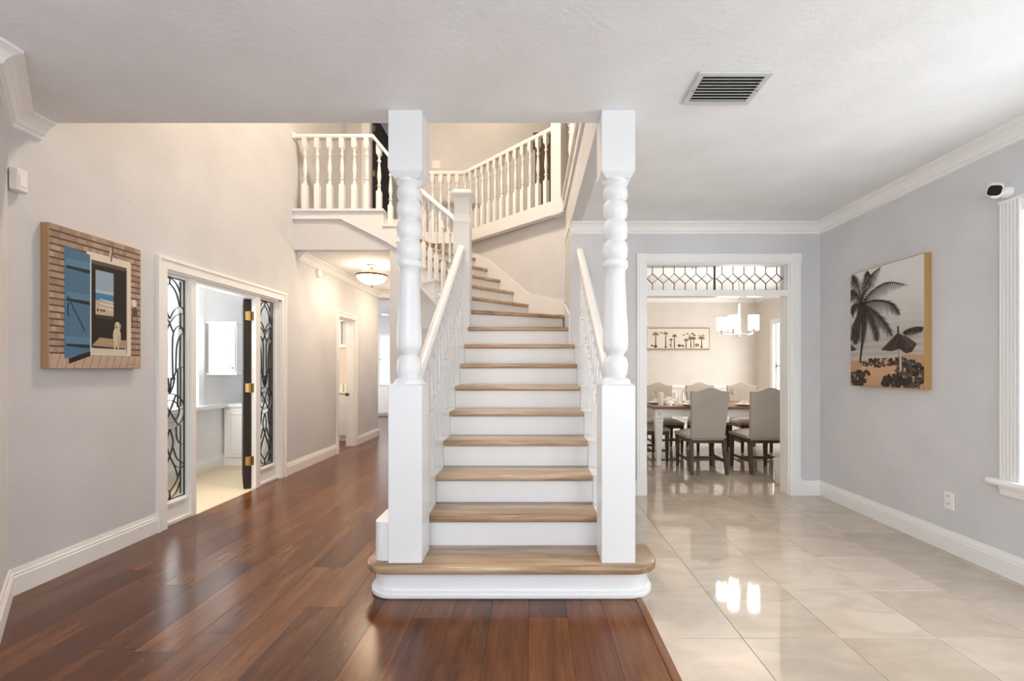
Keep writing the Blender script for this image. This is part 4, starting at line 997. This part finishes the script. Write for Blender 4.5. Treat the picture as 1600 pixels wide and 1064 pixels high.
# dining chandelier
cx, cy = 2.88, 6.30
t = thing('chandelier', (cx, cy, HC), 'five-shade nickel chandelier glowing over the dining table', 'chandelier')
obj('canopy', MB().lathe([(.01, -.05), (.03, -.04), (.065, -.015), (.07, 0)], (cx, cy, HC), 24), 'nickel', t, smooth=50)
obj('stem', MB().lathe([(.008, -.95), (.02, -.94), (.03, -.92), (.02, -.90), (.014, -.88), (.014, -.55), (.024, -.54), (.024, -.52), (.012, -.51), (.006, -.50), (.006, -.05)], (cx, cy, HC), 16), 'nickel', t, smooth=50)
obj('finial', MB().lathe([(.002, -1.0), (.018, -.985), (.012, -.965), (.035, -.955), (.03, -.94)], (cx, cy, HC), 16), 'nickel', t, smooth=50)
for k in range(5):
    a = math.radians(10 + 72 * k); R_ = .222
    P_ = lambda r, z: (cx + r * math.cos(a), cy + r * math.sin(a), HC + z)
    obj('arm', MB().tube([P_(.0, -.94), P_(.06, -.955), P_(.12, -.965), P_(.18, -.958), P_(R_, -.935), P_(R_, -.905)], .007, 8), 'nickel', t, smooth=60)
    obj('shade_cup', MB().lathe([(.004, -.945), (.012, -.935), (.012, -.915), (.04, -.905), (.042, -.897)], P_(R_, 0), 16), 'nickel', t, smooth=50)
    obj('shade', MB().lathe([(.0, -.896), (.062, -.895), (.066, -.88), (.066, -.715), (.063, -.715), (.063, -.88), (.0, -.89)], P_(R_, 0), 24, caps=False), 'shade_glow', t, smooth=40)
# medallion on the dining ceiling
t = thing('ceiling_medallion', (cx, cy, HC), 'round plaster medallion around the chandelier on dining ceiling', 'medallion')
obj('outer_ring', MB().lathe([(.62, 0), (.62, -.02), (.59, -.035), (.55, -.03), (.53, 0)], (cx, cy, HC), 48, caps=False), 'trim', t, smooth=40)
obj('rosette', MB().lathe([(.0, -.022), (.12, -.02), (.16, -.03), (.2, -.012), (.22, 0)], (cx, cy, HC), 40, caps=False), 'trim', t, smooth=40)
# ------------------------------------------------------------------ dining furniture
def make_chair():
    """chair at the origin, seat facing +Y, base on the floor"""
    t = thing('dining_chair', (0, 0, 0), 'x', 'chair', 'upholstered dining chairs')
    # back : camel-top slab leaning back a little
    def back(nx=14, th=.055):
        mb = MB(); vs = []
        for side in (0, 1):
            for i in range(nx + 1):
                u = -1 + 2 * i / nx
                for j in range(7):
                    f = j / 6
                    w = .195 + .03 * f
                    top = .985 + .045 * (0.5 + .5 * math.cos(min(1, abs(u) / .72) * math.pi))
                    z = .40 + (top - .40) * f
                    lean = -.215 - .085 * ((z - .40) / .6)
                    bulge = .012 * (1 - u * u) * math.sin(math.pi * f)
                    vs.append((u * w, lean + (th / 2 + bulge if side else -th / 2 - bulge * .4), z))
        W_ = 7; S_ = (nx + 1) * W_; fs = []
        for side in (0, 1):
            for i in range(nx):
                for j in range(6):
                    a = side * S_ + i * W_ + j; fs.append((a, a + W_, a + W_ + 1, a + 1))
        for i in range(nx):
            a = i * W_; fs.append((a, a + W_, a + W_ + S_, a + S_)); b = a + 6; fs.append((b, b + S_, b + W_ + S_, b + W_))
        for j in range(6):
            fs.append((j, j + 1, j + 1 + S_, j + S_)); a = nx * W_ + j; fs.append((a, a + S_, a + 1 + S_, a + 1))
        return mb.add(vs, fs)
    bk = obj('backrest', back(), 'linen', t, smooth=50, bevel=.006)
    mb = MB()
    for i in range(17):
        u = -.18 + .36 * i / 16; mb.lathe([(.0, -.006), (.006, -.003), (.006, .003), (.0, .006)], (u, -.246, .42), 6, caps=False)
    obj('nailhead_trim', mb, 'bronze', bk)
    # seat cushion
    mb = MB(); vs = []; n = 10
    for i in range(n + 1):
        for j in range(n + 1):
            u = -1 + 2 * i / n; v = -1 + 2 * j / n
            hw = .225 + .02 * (v + 1) / 2
            vs.append((u * hw, .02 + v * .235, .435 + .05 * (1 - u ** 4) * (1 - v ** 4) + .012))
    m_ = (n + 1) ** 2
    for i in range(n + 1):
        for j in range(n + 1):
            u = -1 + 2 * i / n; v = -1 + 2 * j / n; hw = .225 + .02 * (v + 1) / 2; vs.append((u * hw, .02 + v * .235, .415))
    fs = []
    for b in (0, m_):
        for i in range(n):
            for j in range(n): a = b + i * (n + 1) + j; fs.append((a, a + n + 1, a + n + 2, a + 1))
    ring = [i * (n + 1) for i in range(n + 1)] + [n * (n + 1) + j for j in range(1, n + 1)] + [i * (n + 1) + n for i in range(n - 1, -1, -1)] + [j for j in range(n - 1, 0, -1)]
    for k in range(len(ring)): a, b = ring[k], ring[(k + 1) % len(ring)]; fs.append((a, b, b + m_, a + m_))
    obj('seat', mb.add(vs, fs), 'linen', t, smooth=50)
    obj('seat_frame', MB().prism([(-.215, -.225), (.215, -.225), (.238, .248), (-.238, .248)], 'Z', .362, .418), 'dark_wood', t, bevel=.004)
    def leg(pts):
        mb = MB(); vs = []
        for x_, y_, z, h in pts: vs += [(x_ - h, y_ - h, z), (x_ + h, y_ - h, z), (x_ + h, y_ + h, z), (x_ - h, y_ + h, z)]
        fs = [(3, 2, 1, 0), tuple(4 * len(pts) - 4 + i for i in range(4))]
        for j in range(len(pts) - 1):
            for i in range(4): fs.append((4 * j + i, 4 * j + (i + 1) % 4, 4 * j + 4 + (i + 1) % 4, 4 * j + 4 + i))
        return mb.add(vs, fs)
    for s_ in (-1, 1):
        obj('leg', leg([(s_ * .205, -.285, 0, .016), (s_ * .200, -.245, .18, .02), (s_ * .195, -.222, .40, .023)]), 'dark_wood', t)
        obj('leg', leg([(s_ * .215, .222, 0, .015), (s_ * .215, .222, .25, .021), (s_ * .215, .222, .40, .024)]), 'dark_wood', t)
        obj('stretcher', MB().beam((s_ * .202, -.25, .15), (s_ * .215, .222, .15), .018, .03), 'dark_wood', t)
    obj('stretcher', MB().beam((-.205, 0, .15), (.205, 0, .15), .018, .03), 'dark_wood', t)
    return t
proto = make_chair()
spots = [(2.10, 5.64, 0, 'upholstered dining chair nearest the opening, back turned, beside the table leg'), (2.80, 5.64, 0, 'upholstered dining chair cut off by the right casing, back turned'),
         (3.52, 5.66, 0, 'upholstered dining chair at the near side right end of the table'), (2.03, 7.0, math.pi, 'upholstered dining chair across the table at the left end'),
         (2.70, 7.0, math.pi, 'upholstered dining chair across the table, second from the left'), (3.36, 7.0, math.pi, 'upholstered dining chair across the table, third from the left'),
         (1.60, 6.32, -math.pi / 2, 'upholstered dining chair at the left head of the table')]
for i, (x_, y_, rz, lb) in enumerate(spots):
    o = proto if i == 0 else copy_tree(proto)
    o.location = (x_, y_, 0); o.rotation_euler = (0, 0, rz); o['label'] = lb
# table
tx0_, tx1_, ty0_, ty1_ = 1.56, 4.22, 5.80, 6.86
t = thing('dining_table', (2.9, 6.33, 0), 'dining table with brown wooden top and white tapered legs', 'table')
for i in range(6):
    a = ty0_ + (ty1_ - ty0_) * i / 6; b = ty0_ + (ty1_ - ty0_) * (i + 1) / 6
    obj('plank', chamfer_box(tx0_ + .11, tx1_ - .11, a + .0005, b - .0005, .73, .765, .0015), 'table_wood', t)
for a, b in ((tx0_, tx0_ + .109), (tx1_ - .109, tx1_)): obj('breadboard_end', chamfer_box(a, b, ty0_, ty1_, .73, .765, .003), 'table_wood', t)
obj('apron', MB().box(tx0_ + .09, tx1_ - .09, ty0_ + .06, ty0_ + .085, .63, .73).box(tx0_ + .09, tx1_ - .09, ty1_ - .085, ty1_ - .06, .63, .73).box(tx0_ + .06, tx0_ + .085, ty0_ + .09, ty1_ - .09, .63, .73).box(tx1_ - .085, tx1_ - .06, ty0_ + .09, ty1_ - .09, .63, .73), 'cabinet', t)
for x_ in (tx0_ + .085, tx1_ - .085):
    for y_ in (ty0_ + .085, ty1_ - .085):
        mb = MB(); pr = [(.026, 0), (.03, .03), (.026, .05), (.048, .56), (.052, .575), (.052, .595), (.046, .60), (.046, .61), (.055, .615), (.055, .73)]
        vs = []
        for h_, z in pr: vs += [(x_ - h_, y_ - h_, z), (x_ + h_, y_ - h_, z), (x_ + h_, y_ + h_, z), (x_ - h_, y_ + h_, z)]
        fs = [(3, 2, 1, 0), tuple(4 * len(pr) - 4 + i for i in range(4))]
        for j in range(len(pr) - 1):
            for i in range(4): fs.append((4 * j + i, 4 * j + (i + 1) % 4, 4 * j + 4 + (i + 1) % 4, 4 * j + 4 + i))
        l_ = obj('leg', mb.add(vs, fs), 'cabinet', t)
        s_ = -1 if y_ < 6.3 else 1
        r_ = obj('rosette', MB().lathe([(.022, 0), (.022, .004), (.012, .006), (.004, .003)], (0, 0, 0), 14), 'vent_metal', l_)
        r_.rotation_euler = (math.pi / 2 * (1 if s_ < 0 else -1), 0, 0); r_.location = Vector((x_, y_ + s_ * .055, .675)) - ORG[l_.name]
# place settings
TZ = .765
PL = [(.04, 0), (.07, .002), (.105, .010), (.135, .020), (.135, .023), (.10, .013), (.0, .006)]
def lathe_thing(name, mat, prof, x_, y_, z_, label, cat, group=None, seg=28):
    return obj(name, MB().lathe(prof, (x_, y_, z_), seg, caps=False), mat, None, smooth=50, label=label, cat=cat, group=group)
seats = [(2.10, 5.98, 'near', 'beside the nearest chair'), (2.80, 5.98, 'near', 'in front of the chair by the right casing'), (3.52, 5.98, 'near', 'at the near right end'), (2.03, 6.68, 'far', 'before the far left chair'), (2.70, 6.68, 'far', 'before the far second chair'), (3.36, 6.68, 'far', 'before the far third chair'), (1.75, 6.33, 'end', 'at the left head')]
for x_, y_, sd, ds in seats:
    lathe_thing('plate', 'ceramic', PL, x_, y_, TZ, 'white plate on the dining table ' + ds, 'plate', 'place setting plates')
    mb = MB(); n = 9; vs = []
    for k in range(n):
        a = math.pi * k / (n - 1); r = .075 if k % 2 else .06
        vs.append((x_ + r * math.cos(a), y_ + .012 * (1 if k % 2 else -1), TZ + .014 + r * .9 * math.sin(a) * .8 + .012))
    n0 = len(vs); vs += [(v[0], v[1] + .012, v[2]) for v in vs] + [(x_, y_, TZ + .014), (x_, y_ + .012, TZ + .014)]
    fs = []
    for k in range(n - 1): fs += [(k, k + 1, 2 * n), (n + k, 2 * n + 1, n + k + 1), (k, n + k, n + k + 1, k + 1)]
    fs += [(0, 2 * n, 2 * n + 1, n), (n - 1, 2 * n - 1, 2 * n + 1, 2 * n)]
    obj('napkin', mb.add(vs, fs), 'napkin', None, label='folded cream napkin on the plate ' + ds, cat='napkin', group='folded napkins')
    gx = x_ + (.19 if sd != 'end' else .02); gy = y_ + (.12 if sd == 'near' else -.12 if sd == 'far' else .2)
    lathe_thing('wine_glass', 'glass_bevel', [(.034, 0), (.03, .003), (.006, .008), (.004, .08), (.012, .09), (.032, .12), (.036, .15), (.03, .19), (.029, .19), (.034, .15), (.0, .1)], gx, gy, TZ, 'clear stemmed glass on the dining table ' + ds, 'glass', 'stemmed glasses', 18)
# centre pieces near the left end
lathe_thing('candle', 'ceramic', [(.0, 0), (.036, 0), (.036, .165), (.03, .17), (.0, .166)], 1.72, 6.05, TZ, 'tall white pillar candle at the left end of the table', 'candle')
def lump(x_, y_, z_, a, b, h, seed):
    r = random.Random(seed); mb = MB(); vs = []; fs = []; n, m = 10, 6
    for j in range(m + 1):
        for i in range(n):
            th = 2 * math.pi * i / n; ph = math.pi / 2 * j / m; k = 1 + .25 * r.uniform(-1, 1)
            vs.append((x_ + a * k * math.cos(th) * math.cos(ph), y_ + b * k * math.sin(th) * math.cos(ph), z_ + h * k * math.sin(ph) if j else z_))
    for j in range(m):
        for i in range(n): fs.append((j * n + i, j * n + (i + 1) % n, (j + 1) * n + (i + 1) % n, (j + 1) * n + i))
    fs.append(list(range(n))[::-1]); return mb.add(vs, fs)
for i, (x_, y_, a, b, h, ds) in enumerate(((1.86, 6.12, .06, .05, .055, 'beside the candle'), (1.98, 6.22, .075, .06, .075, 'left of the table centre'), (2.2, 6.3, .09, .06, .05, 'behind the nearest chair'), (1.80, 5.93, .035, .03, .035, 'near the table corner'))):
    obj('seashell', lump(x_, y_, TZ, a, b, h, i + 3), 'ceramic', None, smooth=60, label='rough white seashell on the dining table ' + ds, cat='seashell', group='white shells on the table')
for i, (x_, y_, ds) in enumerate(((1.9, 5.94, 'pale'), (1.95, 6.02, 'taller'))):
    lathe_thing('bottle', 'ceramic', [(.0, 0), (.018, 0), (.02, .05 + .02 * i), (.01, .07 + .02 * i), (.012, .085 + .02 * i), (.0, .086 + .02 * i)], x_, y_, TZ, ds + ' little shaker at the left end of the table', 'shaker', 'table shakers', 16)
lathe_thing('glass_bowl', 'glass_bevel', [(.05, 0), (.09, .02), (.10, .09), (.097, .09), (.085, .022), (.0, .012)], 2.66, 6.3, TZ, 'clear glass bowl at the table centre', 'bowl')
# small white bin just inside the opening
t = thing('floor_bin', (2.74, 4.95, 0), 'small white rounded container behind the right casing on the floor', 'container')
obj('body', MB().lathe([(.0, 0), (.085, 0), (.095, .02), (.11, .25), (.106, .25), (.092, .02), (.0, .012)], (2.755, 4.95, 0), 28, caps=False), 'ceramic', t, smooth=40)
obj('rim', MB().lathe([(.110, .245), (.116, .25), (.116, .262), (.106, .262), (.106, .245)], (2.755, 4.95, 0), 28, caps=False), 'ceramic', t, smooth=40)

# ------------------------------------------------------------------ study built-ins
def panel_door(t, x0, x1, z0, z1, y, knob=None, mat='cabinet'):
    d = obj('door', MB().box(x0, x1, y - .02, y, z0, z1), mat, t, bevel=.003)
    f = .055; mb = MB()
    for q in ((x0 + f, x1 - f, z0 + f, z0 + f + .014), (x0 + f, x1 - f, z1 - f - .014, z1 - f), (x0 + f, x0 + f + .014, z0 + f, z1 - f), (x1 - f - .014, x1 - f, z0 + f, z1 - f)): mb.box(q[0], q[1], y - .03, y - .02, q[2], q[3])
    obj('panel_moulding', mb, mat, d, bevel=.002)
    obj('panel', MB().box(x0 + f + .03, x1 - f - .03, y - .026, y - .02, z0 + f + .03, z1 - f - .03), mat, d, bevel=.004)
    if knob: obj('knob', MB().lathe([(.0, -.014), (.012, -.01), (.014, .0), (.012, .01), (.0, .014)], (knob[0], y - .034, knob[1]), 12, caps=False), 'nickel', d, smooth=50)
t = thing('wall_cabinet', (-3.7, 5.8, 1.2), 'white panelled cabinet hung above the study counter', 'cabinet')
obj('body', MB().box(-3.94, -3.60, 5.56, 5.88, 1.195, 1.80), 'cabinet', t); obj('top_moulding', MB().box(-3.955, -3.585, 5.53, 5.88, 1.80, 1.82).box(-3.955, -3.585, 5.535, 5.88, 1.175, 1.195), 'cabinet', t, bevel=.004)
panel_door(t, -3.93, -3.61, 1.21, 1.79, 5.56, (-3.635, 1.26))
t = thing('wall_cabinet', (-3.3, 6.2, 1.2), 'white open shelf unit beside the panelled study cabinet', 'shelf')
obj('back_panel', MB().box(-3.98, -2.995, 6.46, 6.5, .8, 2.6), 'cabinet', t)
for z in (1.2, 1.5, 1.8): obj('shelf', MB().box(-3.58, -2.995, 6.15, 6.46, z, z + .025), 'cabinet', t)
t = thing('base_cabinet', (-3.5, 6.1, 0), 'white panelled base cabinet under the study counter', 'cabinet')
obj('body', MB().box(-3.96, -3.0, 5.87, 6.48, .0, .755), 'cabinet', t)
panel_door(t, -3.93, -3.50, .11, .73, 5.87); panel_door(t, -3.48, -3.05, .11, .73, 5.87)
obj('desk_counter', MB().box(-3.97, -2.995, 5.84, 6.49, .757, .80), 'cabinet', None, bevel=.006, label='white counter on top of the study base cabinet', cat='counter')
# washroom vanity
t = thing('vanity', (-3.5, 8.1, 0), 'white washroom vanity with stacked drawers seen through the doorway', 'vanity')
obj('body', MB().box(-3.9, -3.02, 7.86, 8.38, .08, .82), 'cabinet', t)
obj('top', MB().box(-3.93, -3.0, 7.83, 8.4, .82, .85), 'ceramic', t, bevel=.004)
obj('plinth', MB().box(-3.86, -3.06, 7.90, 8.36, 0, .08), 'cabinet', t)
for j in range(3):
    for a, b in ((-3.88, -3.47), (-3.45, -3.04)):
        d_ = obj('drawer', MB().box(a, b, 7.842, 7.86, .10 + j * .24, .32 + j * .24), 'cabinet', t, bevel=.004); obj('knob', MB().lathe([(.0, -.012), (.012, 0), (.0, .012)], ((a + b) / 2 + .1, 7.835, .21 + j * .24), 10, caps=False), 'bronze', d_)
lathe_thing('soap_bottle', 'ceramic', [(.0, 0), (.04, 0), (.042, .13), (.015, .155), (.012, .19), (.0, .195)], -3.22, 7.95, .85, 'white bottle on the washroom vanity', 'bottle')
obj('tissue_box', MB().box(-3.42, -3.28, 7.92, 8.05, .85, .98), 'ceramic', None, bevel=.006, label='white box on the washroom vanity', cat='box')
# far room cabinet
t = thing('far_cabinet', (-4.1, 12.3, 0), 'low white cabinet under the far room window', 'cabinet')
obj('body', MB().box(-4.8, -3.75, 12.1, 12.55, .05, .80), 'cabinet', t); obj('top', MB().box(-4.82, -3.73, 12.07, 12.56, .80, .83), 'cabinet', t)
obj('plinth', MB().box(-4.78, -3.77, 12.14, 12.55, 0, .05), 'cabinet', t)
for a, b in ((-4.78, -4.3), (-4.28, -3.78)): obj('door', MB().box(a, b, 12.085, 12.1, .08, .78), 'cabinet', t, bevel=.004)
